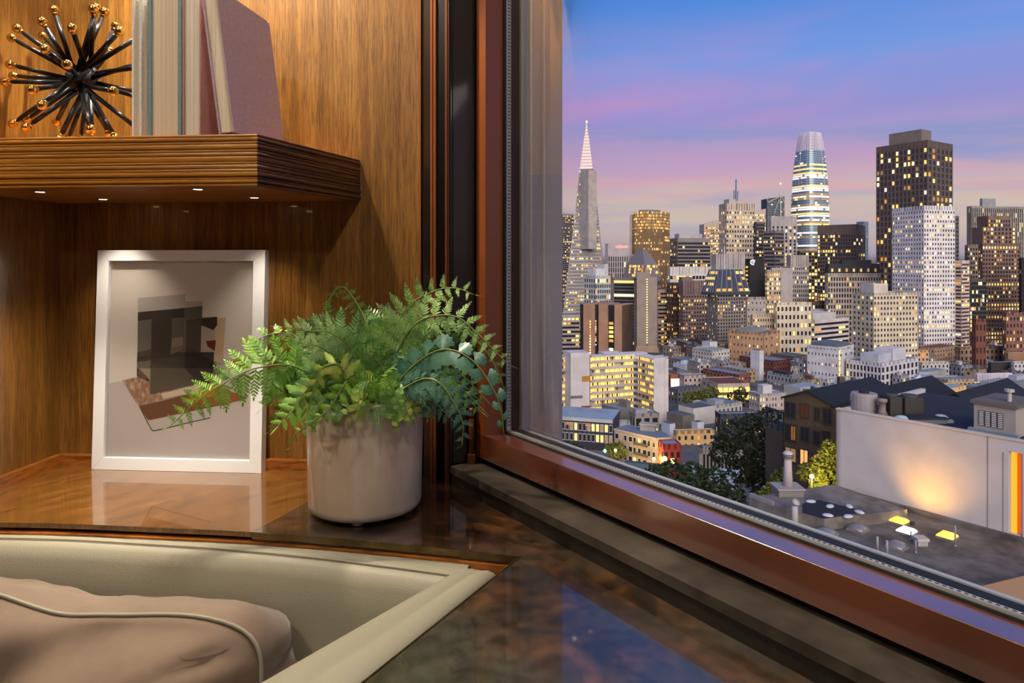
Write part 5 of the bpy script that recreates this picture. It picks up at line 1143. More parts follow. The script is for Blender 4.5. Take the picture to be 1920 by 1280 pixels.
for rz, zz in enumerate((zt-4.2, zt-8.0)):
    for i in range(12):
        t = Wd*(.20+.068*i); o = a+u*t+no*.12+UP*zz; k = crnd.random()
        wf = inst('window', wfm, frame(o, u*1.0, -no, UP*2.4), cb)
        pn = bpy.data.objects.new('pane', (PANE.setdefault(0, pane_mesh(LIT[0])) if k < .22 else PANE.setdefault(3, pane_mesh(LIT[3])) if k < .5 else PD)); COL.objects.link(pn); pn.parent = wf
for t in (.30,.62): 
    pts = [a+u*(Wd*t+1.2*math.cos(q))+no*.2+UP*(zt-2.6+1.1*math.sin(q)) for q in [math.pi*i/10 for i in range(11)]]; ob('arch_window', G().add(pts+[p-no*.1 for p in pts], [tuple(range(11))]+[(i,i+1,12+i,11+i) for i in range(10)]), LIT[3], cb)
# beige three-storey apartments
ba = empty('beige_apartments', P(1200,860,215), 'beige three-storey corner apartments behind the street tree', 'building', LO)
a, m_, b = P(1152,806,219), P(1231,823,207.2), P(1258,818,208.5)
for p in (a,m_,b): p.z = 0
zt = P(0,821,207.2).z; zb_ = zg(214)-3
wl = mw((186,166,146))
ob('wall', G().prism([a, m_, b, b+V((-1.2,6.5,0)), a+V((5,5,0))], zb_, zt), [wl], ba)
for q0, q1, n in ((a,m_,9),(m_,b,3)):
    u = (q1-q0).normalized(); Wd = (q1-q0).length; no = V((u.y,-u.x,0)); ob('cornice', G().obox(q0+no*.3+UP*(zt-.5), q1-q0, -no*.5, UP*.6), wl, ba)
    for j in range(3):
        for i in range(n):
            o = q0+u*(Wd*(i+.25)/n)+no*.12+UP*(zt-2.9-j*3.1); wf = inst('window', wfm, frame(o, u*(.9 if i % 3 else 1.3), -no, UP*1.5), ba); k = crnd.random()
            pn = bpy.data.objects.new('pane', PANE[0] if k < .12 else PANE[3] if k < .2 else PD); COL.objects.link(pn); pn.parent = wf
    if n == 9:
        for j in range(2): ob('fire_escape', G().obox(q0+u*(Wd*.5)+no*.9+UP*(zt-3.3-j*3.1), u*5, -no*.9, UP*.08).obox(q0+u*(Wd*.5)+no*.9+UP*(zt-3.3-j*3.1), u*5, no*.05, UP*.9), mw((90,80,74)), ba)
        g = G(); 
        for i in range(6): g.obox(q0+u*(Wd*(.2+.13*i))+no*.15+UP*(zt-12.6), u*1.8, no*.05, UP*2.2)
        ob('shopfront', g, LIT[0], ba, kind='stuff')
ob('roof', G().prism([a, m_, b, b+V((-1.2,6.5,0)), a+V((5,5,0))], zt, zt+.1), mw((112,124,136)), ba)
hq = P(1200,806,216); hq.z = zt; ob('roof_hut', G().obox(hq, V((4.4,-1.5,0)), V((1,2.5,0)), UP*2.0).obox(hq+V((-.4,-.4,2.0)), V((5.2,-1.7,0)), V((1.2,3.2,0)), UP*.4), mw((170,160,150)), ba)
# red shop
b_ = low('small red painted shop with glowing lamps by the street', 1244,1244,1277,832,199,(160,52,36), h=9.5, dep=5, th=4, n1=(2,3), rows=2, pf=.5, sf=.5, lit=.05, roof=(120,140,166), top=1.6, name='red_shop', group=None)
for x, y in ((1246,860),(1261,864)): part(b_, 'shop_lamp', G().ball(P(x,y,root_info[b_.name][0].y-1.2), .8), LIT[1], smooth=True)
b_ = bld('colonnade_building', 'grey building with tall white pilasters beside the dark tree', 1275,1310,1400,838,190,(150,142,130), n1=(1,13), rows=1, pf=.4, sf=.05, lit=0, th=-24, h=10, top=1.6, roof=R1, rec=.8, par=.2)
low('low flat grey roof hall at the foot of the street', 1140,1170,1236,866,186,(96,112,122), h=6, th=-20, nowin=True, roof=(74,80,84))
low('bluish white shed left of the colonnade building', 1273,1280,1306,872,180,(170,184,200), h=4, th=-20, nowin=True, roof=(160,176,194), group=None)
low('pale tent-like awning under the colonnade building', 1318,1330,1386,880,172,(160,176,196), h=3, th=-20, nowin=True, roof=(176,190,208), group=None)
# fillers: more roofs between those picked out
FILL = [('tan flat-roofed house with dark roof in front of the red brick church tower', 1834, 49.4, 693.3, 398, (176, 150, 122), 30, (84, 86, 90), (90, 90, 92)), ('off-white flat-roofed house with blue-grey roof in front of the white building', 1574, 49.5, 721.9, 343, (190, 184, 176), 30, (120, 132, 144), (180, 178, 174)), ('taupe flat-roofed house with dark roof in front of the mauve-brown stone office', 1304, 34.6, 647.6, 499, (140, 128, 118), 12, (84, 86, 90), (90, 90, 92)), ('tan flat-roofed house with blue-grey roof behind the dark shingled row house', 1272, 51.2, 699.4, 386, (176, 150, 122), 12, (120, 132, 144), (90, 90, 92)), ('brick-red flat-roofed house with blue-grey roof in front of the mauve-brown stone office', 1309, 30.1, 637.9, 546, (120, 88, 74), 12, (120, 132, 144), (90, 90, 92)), ('brick-red flat-roofed house with blue-grey roof right of the grey pitched rooftops', 1900, 50.4, 698.9, 381, (120, 88, 74), 12, (120, 132, 144), (90, 90, 92)), ('off-white flat-roofed house with pale roof in front of the stone tower', 1363, 22.8, 652.8, 481, (190, 184, 176), 34, (148, 156, 164), (90, 90, 92)), ('tan flat-roofed house with blue-grey roof right of the tan block', 1529, 47.2, 734.9, 329, (176, 150, 122), 12, (120, 132, 144), (90, 90, 92)), ('taupe flat-roofed house with dark roof right of the white building', 1602, 38.3, 716.0, 351, (140, 128, 118), 30, (84, 86, 90), (90, 90, 92)), ('grey flat-roofed house with blue-grey roof right of the white studio block', 1688, 31.0, 703.6, 372, (150, 148, 150), 30, (120, 132, 144), (180, 178, 174)), ('off-white flat-roofed house with pale roof behind the pale grey house', 1496, 32.0, 679.1, 427, (190, 184, 176), 12, (148, 156, 164), (180, 178, 174)), ('taupe flat-roofed house with dark roof in front of the white and brown striped apartment tower', 1805, 31.0, 678.2, 433, (140, 128, 118), 12, (84, 86, 90), None), ('tan flat-roofed house with blue-grey roof left of the white studio block', 1615, 40.3, 715.0, 363, (176, 150, 122), 34, (120, 132, 144), (180, 178, 174)), ('tan flat-roofed house with blue-grey roof in front of the brown stepped stone tower', 1867, 35.6, 646.7, 514, (176, 150, 122), 12, (120, 132, 144), (180, 178, 174)), ('grey flat-roofed house with pale roof behind the ochre small house', 1736, 37.8, 668.2, 456, (150, 148, 150), 30, (148, 156, 164), (180, 178, 174)), ('grey flat-roofed house with blue-grey roof behind the tan house', 1268, 29.6, 637.2, 541, (150, 148, 150), 34, (120, 132, 144), (90, 90, 92)), ('taupe flat-roofed house with dark roof right of the black windowless rooftop box', 1894, 49.7, 682.0, 411, (140, 128, 118), 34, (84, 86, 90), (90, 90, 92)), ('grey flat-roofed house with dark roof in front of the white and brown striped apartment tower', 1801, 47.1, 684.4, 420, (150, 148, 150), 12, (84, 86, 90), (180, 178, 174)), ('tan flat-roofed house with dark roof left of the white bay-windowed house', 1913, 29.2, 703.7, 368, (176, 150, 122), 12, (84, 86, 90), (90, 90, 92)), ('brick-red flat-roofed house with dark roof left of the brown stepped stone tower', 1855, 28.9, 640.4, 529, (120, 88, 74), 12, (84, 86, 90), None), ('grey flat-roofed house with pale roof behind the broad brick building', 1354, 38.4, 676.0, 436, (150, 148, 150), 30, (148, 156, 164), (180, 178, 174)), ('grey flat-roofed house with blue-grey roof in front of the tan three-storey block', 1850, 25.0, 675.7, 437, (150, 148, 150), 30, (120, 132, 144), None), ('tan flat-roofed house with pale roof behind the tan flat-roofed house', 1384, 29.9, 680.7, 424, (176, 150, 122), 30, (148, 156, 164), None), ('brick-red flat-roofed house with blue-grey roof behind the cluster of small white rooftops', 1289, 40.2, 643.1, 521, (120, 88, 74), 12, (120, 132, 144), None), ('taupe flat-roofed house with dark roof behind the small white building', 1331, 36.6, 634.6, 554, (140, 128, 118), 30, (84, 86, 90), (90, 90, 92)), ('beige flat-roofed house with dark roof behind the tan block', 1514, 28.2, 704.3, 380, (170, 160, 150), 34, (84, 86, 90), (90, 90, 92)), ('beige flat-roofed house with pale roof right of the white bay-fronted row', 1311, 42.1, 679.8, 415, (170, 160, 150), 12, (148, 156, 164), (180, 178, 174)), ('taupe flat-roofed house with blue-grey roof behind the tan house', 1260, 34.2, 649.9, 513, (140, 128, 118), 34, (120, 132, 144), (180, 178, 174))]
for lb, x, w, yt, D, col, th_, rf, pn in FILL:
    bld('rowhouse', lb, x-w*.5, x, x+w*.5, yt, D, col, th=th_, h=9, roof=rf, lit=.12, pf=.6, sf=.5, rec=.2, bay=3, fl=3.2, par=.35, group='flat-roofed houses between the larger buildings', top=1.2, pent=[(.2,.45,.3,.6,1.8,pn)] if pn else None)

# ------------------------------------------------------------------ street, trees, lamps
def leafm(name, a, b):
    m = M(name, a, .6, vary=(.9, b, .35, .65), spec=.3); return m
m_lf = {'dark': leafm('dark_evergreen_leaf', c(30,38,22), c(52,58,30)), 'mid': leafm('olive_leaf', c(70,82,30), c(112,116,46)), 'bush': leafm('hedge_leaf', c(28,42,22), c(52,66,32))}
m_bark = M('dark_bark', c(52,42,32), .9)
trn = random.Random(17)
def tree(name, label, blobs, D, n, ls, kind, trunk=True, group=None):
    """blobs: (px, py, radius px, depth offset m) of the crown"""
    cs = [(P(x, y, D+dz), r/F*D) for x, y, r, dz in blobs]; mx = sum((q.x for q, _ in cs))/len(cs); my = sum((q.y for q, _ in cs))/len(cs)
    base_ = V((mx, my, zg(my))); root = empty(name, base_, label, 'tree', group); vol = sum(r**2 for _, r in cs); g = G()
    for q, r in cs:
        for i in range(max(8, int(n*r*r/vol))):
            d = V((trn.gauss(0,1), trn.gauss(0,1), trn.gauss(0,1))).normalized(); rad = r*(.55+.45*trn.random()**.5)*(1+.25*mnoise.noise(d*2.3+q*.4)); p = q+d*rad
            u = V((trn.gauss(0,1), trn.gauss(0,1), trn.gauss(0,.6))).normalized(); w = u.orthogonal().normalized(); w.rotate(Matrix.Rotation(trn.random()*6.28,3,u)); s_ = ls*trn.uniform(.6,1.4)
            g.add([p-u*s_, p+w*s_*.45, p+u*s_, p-w*s_*.45], [(0,1,2,3)])
    ob('foliage', g, m_lf[kind], root, fix=False, kind='stuff')
    if trunk:
        tg = G(); lowest = min(cs, key=lambda e: e[0].z)[0]; fork = V((mx, my, lowest.z)); tg.tube([base_, base_.lerp(fork,.6)+V((.2,.1,0)), fork], [.32,.26,.18], 7)
        for q, r in cs: tg.tube([fork.lerp(base_,.15), fork.lerp(q,.5)+V((.3,0,.2)), q], [.16,.1,.04], 5)
        ob('trunk', tg, m_bark, root, smooth=True)
    return root
tree('cypress_tree', 'big dark evergreen tree in front of the shingled house', [(1378,812,30,0),(1352,850,22,-1),(1408,800,26,1),(1440,790,26,1),(1448,825,26,1),(1400,845,34,0),(1425,865,34,0),(1452,860,22,1),(1388,885,24,-1),(1430,905,30,-1),(1352,828,16,0),(1462,810,14,0)], 92, 5200, .32, 'dark')
tree('garden_hedge', 'rounded dark hedge below the white awning', [(1228,890,20,0),(1260,888,26,0),(1300,893,28,0),(1340,905,28,-1),(1290,912,26,-2),(1330,928,28,-3),(1372,935,26,-4)], 84, 3600, .30, 'bush')
tree('garden_tree', 'sparse olive shrub lit at the foot of evergreen tree', [(1470,905,26,0),(1450,925,20,-1),(1492,885,18,0),(1425,940,18,-1)], 80, 1500, .26, 'mid')
tree('garden_tree', 'yellow-lit tree glowing behind the street lamp by white wall', [(1540,880,26,2),(1552,855,18,2),(1518,885,20,3),(1560,895,18,2),(1535,905,18,1),(1555,835,12,2)], 66, 2600, .22, 'mid')
tree('street_tree', 'small street tree beside a lamp before beige apartments', [(1148,842,12,0),(1160,838,11,0),(1168,848,10,0),(1152,852,11,0)], 212, 700, .5, 'mid')
tree('park_tree', 'round olive tree left of the glowing open floors', [(1292,748,13,0),(1303,742,10,0)], 325, 420, .8, 'mid')
tree('park_tree', 'round olive tree touching the glowing open floors', [(1322,742,14,0),(1336,736,12,0),(1312,748,10,0)], 322, 520, .8, 'mid')
tree('park_tree', 'dark tree silhouetted against the glowing open floors', [(1378,745,14,0),(1390,738,12,0),(1385,754,11,0)], 322, 480, .8, 'bush')
tree('park_tree', 'small dark tree beside the tan theatre', [(1352,664,8,0),(1361,662,7,0)], 470, 240, 1.0, 'bush')
tree('park_tree', 'dark trees at the left under the navy corner building', [(1062,838,12,0),(1078,840,10,0),(1090,846,10,0)], 205, 500, .5, 'bush')
m_lamp = M('street_lamp_glow', c(255,226,140), emit=c(255,206,90), estr=30); m_post = M('dark_lamp_post', c(40,38,36), .6)
def streetlamp(label, px, py, D, r, e, col=(1,.72,.22), group=None):
    p = P(px, py, D); zb_ = zg(D); root = empty('street_lamp', V((p.x,p.y,zb_)), label, 'street lamp', group)
    ob('post', G().tube([V((p.x,p.y,zb_)), p-UP*r], [.09,.05], 8), m_post, root); ob('globe', G().ball(p, r), m_lamp, root, smooth=True)
    ld = bpy.data.lights.new('street_lamp_light', 'POINT'); ld.energy = e; ld.color = col; ld.shadow_soft_size = r; lo = bpy.data.objects.new('street_lamp_light', ld); COL.objects.link(lo); lo.location = p+V((0,-.05,.0))+V((0,-r*1.3,0)); return root
streetlamp('glowing yellow street lamp beside the white wall', 1522,893,64,.20,6000)
streetlamp('street lamp glowing in the small street tree', 1154,844,206,.42,5000)
streetlamp('street lamp at the beige apartments corner', 1226,860,203,.42,5000)
tl = empty('traffic_light', V((P(1134,845,208).x, 208, zg(208))), 'green traffic light on a pole at the street crossing', 'traffic light'); p = P(1134,845,208)
ob('post', G().tube([V((p.x+.3,p.y,zg(208))), p+V((.3,0,3))], .09, 6), m_post, tl); ob('housing', G().box((p.x-.3,p.y,p.z-.9),(p.x+.3,p.y+.4,p.z+.9)), m_post, tl); ob('green_lens', G().ball(p+V((0,-.1,0)), .5), M('green_signal', c(120,255,200), emit=c(90,255,190), estr=4), tl, smooth=True)
for i, (x, y, D) in enumerate(((1092,856,212),(1080,853,214),(1100,866,205),(1118,860,208))):
    pass
street = G().quad(P(1045,850,236), P(1190,870,216), P(1170,905,190), P(1045,905,190)); 
g = G(); 
a = [(10,249),(37,243),(34,221),(43,205),(43,180),(8,180)]
g.add([(x, y, zg(y)+.25) for x, y in a], [(0,1,2,3,4,5)]); S('street', g, M('warm_lit_asphalt', c(120,108,92), .7), label='lamp-lit street crossing below the navy corner building')

# ------------------------------------------------------------------ neighbouring white building, dark house and flat roof
A0 = V((pk(1568)*60, 60, 0)); wd = V((.598,-.801,0)).normalized(); pd = V((.801,.598,0)); WTOP = P(1568,767,60).z; LR = -19.0
nb = empty('white_building', A0+UP*-30, 'neighbouring building with tall blank white stucco wall and black roof', 'building')
m_stuc = M('white_stucco', c(188,181,177), .85, vary=(.5, c(180,173,168), .4, .62), bump=(6,.15,.05)); m_tar = M('black_tar_roof', c(20,19,20), .8, vary=(.6, c(32,31,31), .4, .65))
wo_, wn_ = A0, -pd
def WPt(px, py): return PP(px, py, A0+UP*0, wn_)
wa, wb = WPt(1891,843), WPt(1917,1003)                                        # tall window opening
ta, tb = (wa-A0).dot(wd), (WPt(1917,1003)-A0).dot(wd)
zt_w, zb_w = WPt(1893,846).z, WPt(1893,1001).z
Lw = 26
for t0, t1, za, zb_ in ((0,ta,-30,WTOP),(tb,Lw,-30,WTOP),(ta,tb,-30,zb_w),(ta,tb,zt_w,WTOP)): ob('stucco_wall', G().obox(A0+wd*t0+UP*za, wd*(t1-t0), pd*.4, UP*(zb_-za)), m_stuc, nb)
ob('end_wall', G().obox(A0+UP*-30, wd*.4, pd*17, UP*(WTOP+30)), m_stuc, nb); ob('coping', G().obox(A0+UP*WTOP-pd*.08, wd*Lw, pd*.5, UP*.12), mw((206,190,176)), nb)
ob('wall_joint', G().obox(A0+wd*((WPt(1851,900)-A0).dot(wd))-pd*.02+UP*LR, wd*.05, pd*.03, UP*(WTOP-LR)), mw((120,110,104)), nb)
ob('wall_joint', G().obox(A0+wd*(ta-.35)-pd*.03+UP*LR, wd*.06, pd*.04, UP*(WTOP-LR-1)), mw((150,140,134)), nb)
ob('roof', G().obox(A0+wd*.4+pd*.4+UP*(WTOP-.7), wd*(Lw-.4), pd*16.6, UP*.3), m_tar, nb)
wnd = ob('window', G().obox(A0+wd*ta+pd*.12+UP*zb_w, wd*.10, pd*.1, UP*(zt_w-zb_w)).obox(A0+wd*(tb-.10)+pd*.12+UP*zb_w, wd*.10, pd*.1, UP*(zt_w-zb_w)).obox(A0+wd*ta+pd*.12+UP*zb_w, wd*(tb-ta), pd*.1, UP*.12), mw((200,190,180)), nb)
m_cur = M('amber_curtain', c(255,170,50), .8, emit=c(255,160,36), estr=1.0); m_orr = M('orange_lit_room', c(226,110,30), .8, emit=c(224,104,24), estr=.8)
g = G(); rr_ = []
for i in range(25):
    t = i/24; p = A0+wd*(ta+(tb-ta)*.5*t)+pd*(.45+.09*math.sin(t*30)); rr_.append([p+UP*zb_w, p+UP*zt_w])
ob('curtain', g.grid(rr_), m_cur, wnd, smooth=True); ob('lit_room', G().obox(A0+wd*(ta-1)+pd*2.2+UP*(zb_w-.5), wd*(tb-ta+2), pd*.1, UP*(zt_w-zb_w+1)), m_orr, wnd)
# things on the black roof
RZ = WTOP-.4
def RP(px, py): return PZ(px, py, RZ)
def roofthing(name, label, cat, group=None): return lambda p: empty(name, p, label, cat, group)
p = RP(1620,772); tk = empty('water_tank', p, 'stained pale water tank on the black roof', 'tank'); rt = 23/F*p.y
ob('tank_body', G().lathe([(rt,0),(rt,1.6),(rt*.96,1.7),(.01,1.72)], p, 20), mw((150,142,140)), tk, smooth=False); ob('tank_cap', G().lathe([(rt*.4,1.7),(rt*.35,1.95),(.01,2.0)], p, 16), m_tar, tk)
for px_, py_, lb, wpx in ((1681,782,'dark cooling unit left of its larger twin on black roof',24),(1715,783,'larger dark cooling unit on black roof',36)):
    p = RP(px_, py_); r0 = empty('cooling_unit', p, lb, 'cooling unit', 'cooling units on the black roof'); w = wpx/F*p.y/2
    ob('unit_body', G().box((p.x-w,p.y,p.z),(p.x+w,p.y+1.6,p.z+1.7)), mw((52,48,42)), r0, bevel=.08); ob('fan_ring', G().lathe([(w*.8,1.7),(w*.8,1.85),(w*.65,1.85)], p+V((0,.8,0)), 16), mw((70,68,64)), r0)
for px_, py_, lb in ((1690,792,'small grey dome skylight next to cooling units'),(1764,790,'pale dome skylight in the middle of black roof')):
    p = RP(px_, py_); r0 = empty('dome_skylight', p, lb, 'skylight'); ob('curb', G().box((p.x-.7,p.y-.6,p.z),(p.x+.7,p.y+.6,p.z+.25)), mw((150,160,170)), r0); ob('dome', G().lathe([(.62,.25),(.55,.4),(.35,.55),(.01,.62)], p, 14), mw((176,184,194)), r0, smooth=True)
p = RP(1654,780); r0 = empty('vent_pipe', p, 'short grey vent with flared cap beside the water tank', 'vent'); ob('pipe', G().lathe([(.55,0),(.3,.5),(.3,1.2),(.42,1.25),(.42,1.5),(.01,1.55)], p, 12), mw((130,116,112)), r0, smooth=True)
p = RP(1735,792); r0 = empty('roof_hatch', p, 'low grey roof hatch on black roof', 'hatch'); ob('hatch', G().box((p.x-1.5,p.y-.6,p.z),(p.x+1.5,p.y+.8,p.z+.4)), mw((96,104,108)), r0, bevel=.04); ob('lid', G().box((p.x-1.6,p.y-.7,p.z+.4),(p.x+1.6,p.y+.9,p.z+.5)), m_tar, r0)
pa, pb = RP(1826,808), RP(1903,822); lp = empty('louvred_penthouse', (pa+pb)*.5, 'pale louvred plant room on the black roof', 'plant room'); u = pb-pa; ul = u.length; u = u.normalized(); no = V((-u.y,u.x,0)); hh = 2.25
ob('walls', G().obox(pa, u*ul, no*4.5, UP*hh).obox(pa+u*ul, u*.05+no*.0, no*4.5, UP*hh), mw((160,150,140)), lp); ob('roof_slab', G().obox(pa-u*.2-no*.2+UP*hh, u*(ul+.4), no*4.9, UP*.25), mw((104,92,80)), lp); ob('kerb', G().obox(pa-u*.3-no*.4, u*(ul+.6), no*.5, UP*.3), mw((130,140,146)), lp)
for k in range(4):
    x0 = ul*(.13+.155*k); f_ = ob('louvre_panel', G().obox(pa+u*x0-no*.06+UP*.55, u*(ul*.135), no*.05, UP*1.2), mw((70,66,62)), lp)
    for j in range(8): ob('slat', G().obox(pa+u*(x0+.04)-no*.10+UP*(.6+j*.145), u*(ul*.135-.08), no*.05, UP*.085), mw((190,186,180)), f_)
ob('stack', G().lathe([(.16,hh+.2),(.16,hh+1.0),(.34,hh+1.0),(.34,hh+1.2),(.01,hh+1.25)], pa+u*(ul*.68)+no*1.5, 12), mw((176,170,160)), lp)
# gabled houses
m_shin = M('dark_brown_shingle', c(78,66,52), .85, vary=(2.2, c(62,52,42), .4, .6, (1,1,6))); m_shr = M('black_shingle_roof', c(15,16,19), .8, vary=(1.5, c(24,25,28), .4, .6))
def gable(name, label, apx, bpx, Ya, ypk, yev, length, wallm, roofm, over=.3):
    a = V((pk(apx)*Ya, Ya, 0)); k = pk(bpx); t = (k*a.y-a.x)/(wd.x-k*wd.y); b = a+wd*t; mid = a.lerp(b,.5)
    zp, ze = ZC-(ypk-HY)/F*mid.y, ZC-(yev-HY)/F*a.y; root = empty(name, V((mid.x,mid.y,zg(Ya))), label, 'house'); zb_ = -32; dv = pd*length
    ob('walls', G().add([a+UP*zb_,b+UP*zb_,b+UP*ze,mid+UP*zp,a+UP*ze]+[v+dv for v in (a+UP*zb_,b+UP*zb_,b+UP*ze,mid+UP*zp,a+UP*ze)], [(0,1,2,3,4),(5,9,8,7,6),(0,5,6,1),(1,6,7,2),(0,4,9,5)]), wallm, root)
    for e_ in (a, b):
        d = (e_-mid)*1.08; p0_, p1_ = mid+UP*(zp+.12), mid+d+UP*(zp+.12+(ze-zp)*1.08); s_ = -pd*over; ob('roof_slope', G().add([p0_+s_,p1_+s_,p1_+dv,p0_+dv]+[v-UP*.22 for v in (p0_+s_,p1_+s_,p1_+dv,p0_+dv)], [(0,1,2,3),(7,6,5,4),(0,4,5,1),(1,5,6,2),(2,6,7,3),(3,7,4,0)]), roofm, root)
    return root, a, b, mid
hs_, ha, hb, hm = gable('shingle_house', 'dark brown shingled house with gable and few lit windows', 1470, 1562, 80, 732.5, 744, 15, m_shin, m_shr)
hb2 = ha+wd*12; ob('side_wing', G().obox(hb-wd*.05+UP*-32, wd*6, pd*8, UP*(32-15.6)), m_shin, hs_)
def hwin(px, py, wpx, hpx, lit=None):
    o_ = ha-pd*.02; p1_ = PP(px-wpx/2, py+hpx/2, o_, -pd); p2_ = PP(px+wpx/2, py-hpx/2, o_, -pd); w_ = (p2_-p1_).dot(wd); h_ = p2_.z-p1_.z
    fr_ = ob('window', G().obox(p1_-wd*.08-UP*.08-pd*.1, wd*(w_+.16), pd*.1, UP*.1).obox(p1_-wd*.08+UP*h_-pd*.1, wd*(w_+.16), pd*.1, UP*.1).obox(p1_-wd*.08-pd*.1, wd*.09, pd*.1, UP*h_).obox(p1_+wd*(w_-.01)-pd*.1, wd*.09, pd*.1, UP*h_).obox(p1_+wd*(w_*.5-.03)-pd*.08, wd*.06, pd*.06, UP*h_), mw((52,46,40)), hs_)
    ob('pane', G().obox(p1_-pd*.03, wd*w_, pd*.02, UP*h_), lit or m_dglass, fr_)
    return p1_, w_, h_
m_peach = M('peach_lit_window', c(255,190,120), emit=c(255,180,104), estr=.85); m_dimr = M('dim_red_room', c(70,34,22), emit=c(92,40,24), estr=.25)
for x, y, w, h, l_ in ((1482,769,19,24,None),(1509,770,14,22,m_dimr),(1532,777,10,22,None),(1551,780,17,25,None),(1482,811,20,26,None),(1509,814,15,22,None),(1532,821,10,22,None),(1550,822,14,24,None),(1483,852,20,20,LIT[3]),(1508,857,14,24,m_peach),(1531,862,9,16,LIT[2])): hwin(x, y, w, h, l_)
p1_, w_, h_ = hwin(1488,812,8,24,LIT[2])
ob('small_lamp', G().ball(PP(1553,831,ha-pd*.1,-pd), .16), LIT[1], hs_, smooth=True)
ch = P(1577,724,86); cm = empty('brick_chimney', ch-UP*3, 'stout brick chimney on the black shingled roof', 'chimney'); ob('stack', G().box((ch.x-.9,ch.y-.6,ch.z-3),(ch.x+.9,ch.y+.6,ch.z)), mw((96,82,70)), cm); ob('cap', G().box((ch.x-.35,ch.y-.35,ch.z),(ch.x+.35,ch.y+.35,ch.z+1.2)), mw((86,72,62)), cm)
dk = empty('roof_deck', P(1450,770,84)-UP*2, 'dark timber pergola deck left of the shingled house', 'deck'); a, b = P(1435,775,84), P(1469,775,80.5); u = b-a; dz = a.z-1.6
ob('deck_body', G().obox(V((a.x,a.y,-34)), V((u.x,u.y,0)), pd*5, UP*(dz+34)), m_shin, dk)
for t in (0,.33,.66,.97): ob('post', G().obox(V((a.x+u.x*t,a.y+u.y*t,dz)), wd*.14, pd*.14, UP*2.3), m_post, dk)
ob('beam', G().obox(V((a.x,a.y,dz+2.3)), V((u.x,u.y,0)), pd*.2, UP*.2).obox(V((a.x,a.y,dz+.9)), V((u.x,u.y,0)), pd*.08, UP*.08), m_post, dk)
gable('shingle_house', 'brown house with broad black roof beyond the cooling units', 1750, 1836, 88, 737, 756, 18, m_shin, m_shr)
gable('shingle_house', 'low brown gabled roof behind the water tank', 1612, 1700, 98, 726, 746, 16, m_shin, m_shr)
# flat roof with skylights
lr = empty('flat_roof_building', PZ(1640,1000,LR), 'low building with worn tar roof below the white wall', 'building')
m_tar2 = M('worn_tar_roof', c(112,104,96), .8, vary=(.35, c(72,66,60), .40, .62), bump=(3,.2,.02))
far = [PZ(1568,919,LR), PZ(1490,924,LR), PZ(1405,960,LR)]
pl = [A0+wd*0-pd*.02, A0+wd*34-pd*.02, V((30,18,0)), V((10,30,0)), V((PZ(1400,962,LR).x, PZ(1400,962,LR).y, 0)), V((PZ(1480,930,LR).x, PZ(1480,930,LR).y,0))]
ob('tar_roof', G().prism([V((v.x,v.y,0)) for v in pl], -32, LR), [m_tar2], lr)
HR = LR+.85
rp = [PZ(1405,932,HR), PZ(1490,919,HR), PZ(1566,908,HR), PZ(1701,955,HR), PZ(1545,973,HR), PZ(1502,962,HR), PZ(1450,950,HR)]
ob('raised_roof', G().prism([V((v.x,v.y,0)) for v in rp], LR-.2, HR), [M('raised_tar_roof', c(124,116,108), .8, vary=(.5, c(86,80,76), .4, .62))], lr)
ob('parapet', G().obox(PZ(1405,930,HR), PZ(1449,948,HR)-PZ(1405,930,HR), V((.2,.2,0)), UP*.25).obox(PZ(1405,930,HR), PZ(1449,948,HR)-PZ(1405,930,HR), V((.0,.05,0)), -UP*1.5), mw((150,146,142)), lr)
kerb_o = A0-pd*.45+UP*LR; ob('roof_kerb', G().obox(kerb_o, wd*30, pd*.42, UP*.32), m_tar2, lr)
def vent(label, px, yb, yt_, wpx, z, hood):
    p = PZ(px, yb, z); r = wpx/F*p.y/2; h = (yb-yt_)/F*p.y; root = empty('vent_pipe', p, label, 'vent')
    if hood == 'chimney':
        ob('block', G().box((p.x-1.05,p.y-.5,z-.9),(p.x+1.0,p.y+1.2,z+.55)), mw((120,116,112)), root); ob('block_cap', G().box((p.x-1.15,p.y-.6,z+.55),(p.x+1.1,p.y+1.3,z+.68)), mw((150,144,140)), root); b0_ = .6
        ob('pipe', G().lathe([(r*1.25,b0_),(r,b0_+h*.4),(r*.9,h*.86)], p+V((0,.3,0)), 12), mw((176,166,160)), root, smooth=True)
        hd = ob('hood', G().lathe([(r*.9,h*.84),(r*1.2,h*.88),(r*1.25,h*.98),(r*.8,h*1.03),(.01,h*1.04)], p+V((0,.3,0)), 14), mw((186,180,176)), root, smooth=True)
        for k in range(3): ob('louvre', G().lathe([(r*1.27,h*(.89+.035*k)),(r*1.4,h*(.885+.035*k)),(r*1.27,h*(.9+.035*k))], p+V((0,.3,0)), 14), m_tar, hd)
    elif hood == 'cowl':
        ob('pipe', G().lathe([(r*1.2,0),(r,h*.5),(r*.9,h*.8)], p, 12), mw((170,162,156)), root, smooth=True); ob('cowl', G().tube([p+UP*h*.72, p+UP*h*.9, p+V((.10,-.15,h*.98))], [r*.9,r*1.1,r*1.25], 12), mw((176,170,166)), root, smooth=True)
    else: ob('pipe', G().lathe([(r,0),(r*.9,h),(r*.5,h+.02)], p, 10).lathe([(r*1.8,0),(r*1.1,.12)], p, 10), mw((150,146,142)), root, smooth=True)
vent('tall white chimney flue with louvred hood on a block', 1480, 928, 850, 15, HR, 'chimney')
vent('short white vent pipe with bent cowl before the chimney flue', 1490, 988, 938, 12, LR, 'cowl')
vent('stubby grey pipe left of the dark dome skylight', 1645, 1034, 1006, 5, LR, '')
vent('slim grey pipe in front of the dark dome skylight', 1663, 1041, 1013, 5, LR, '')
vent('thin pipe beside the yellow dome skylight', 1791, 1024, 985, 3, LR, '')
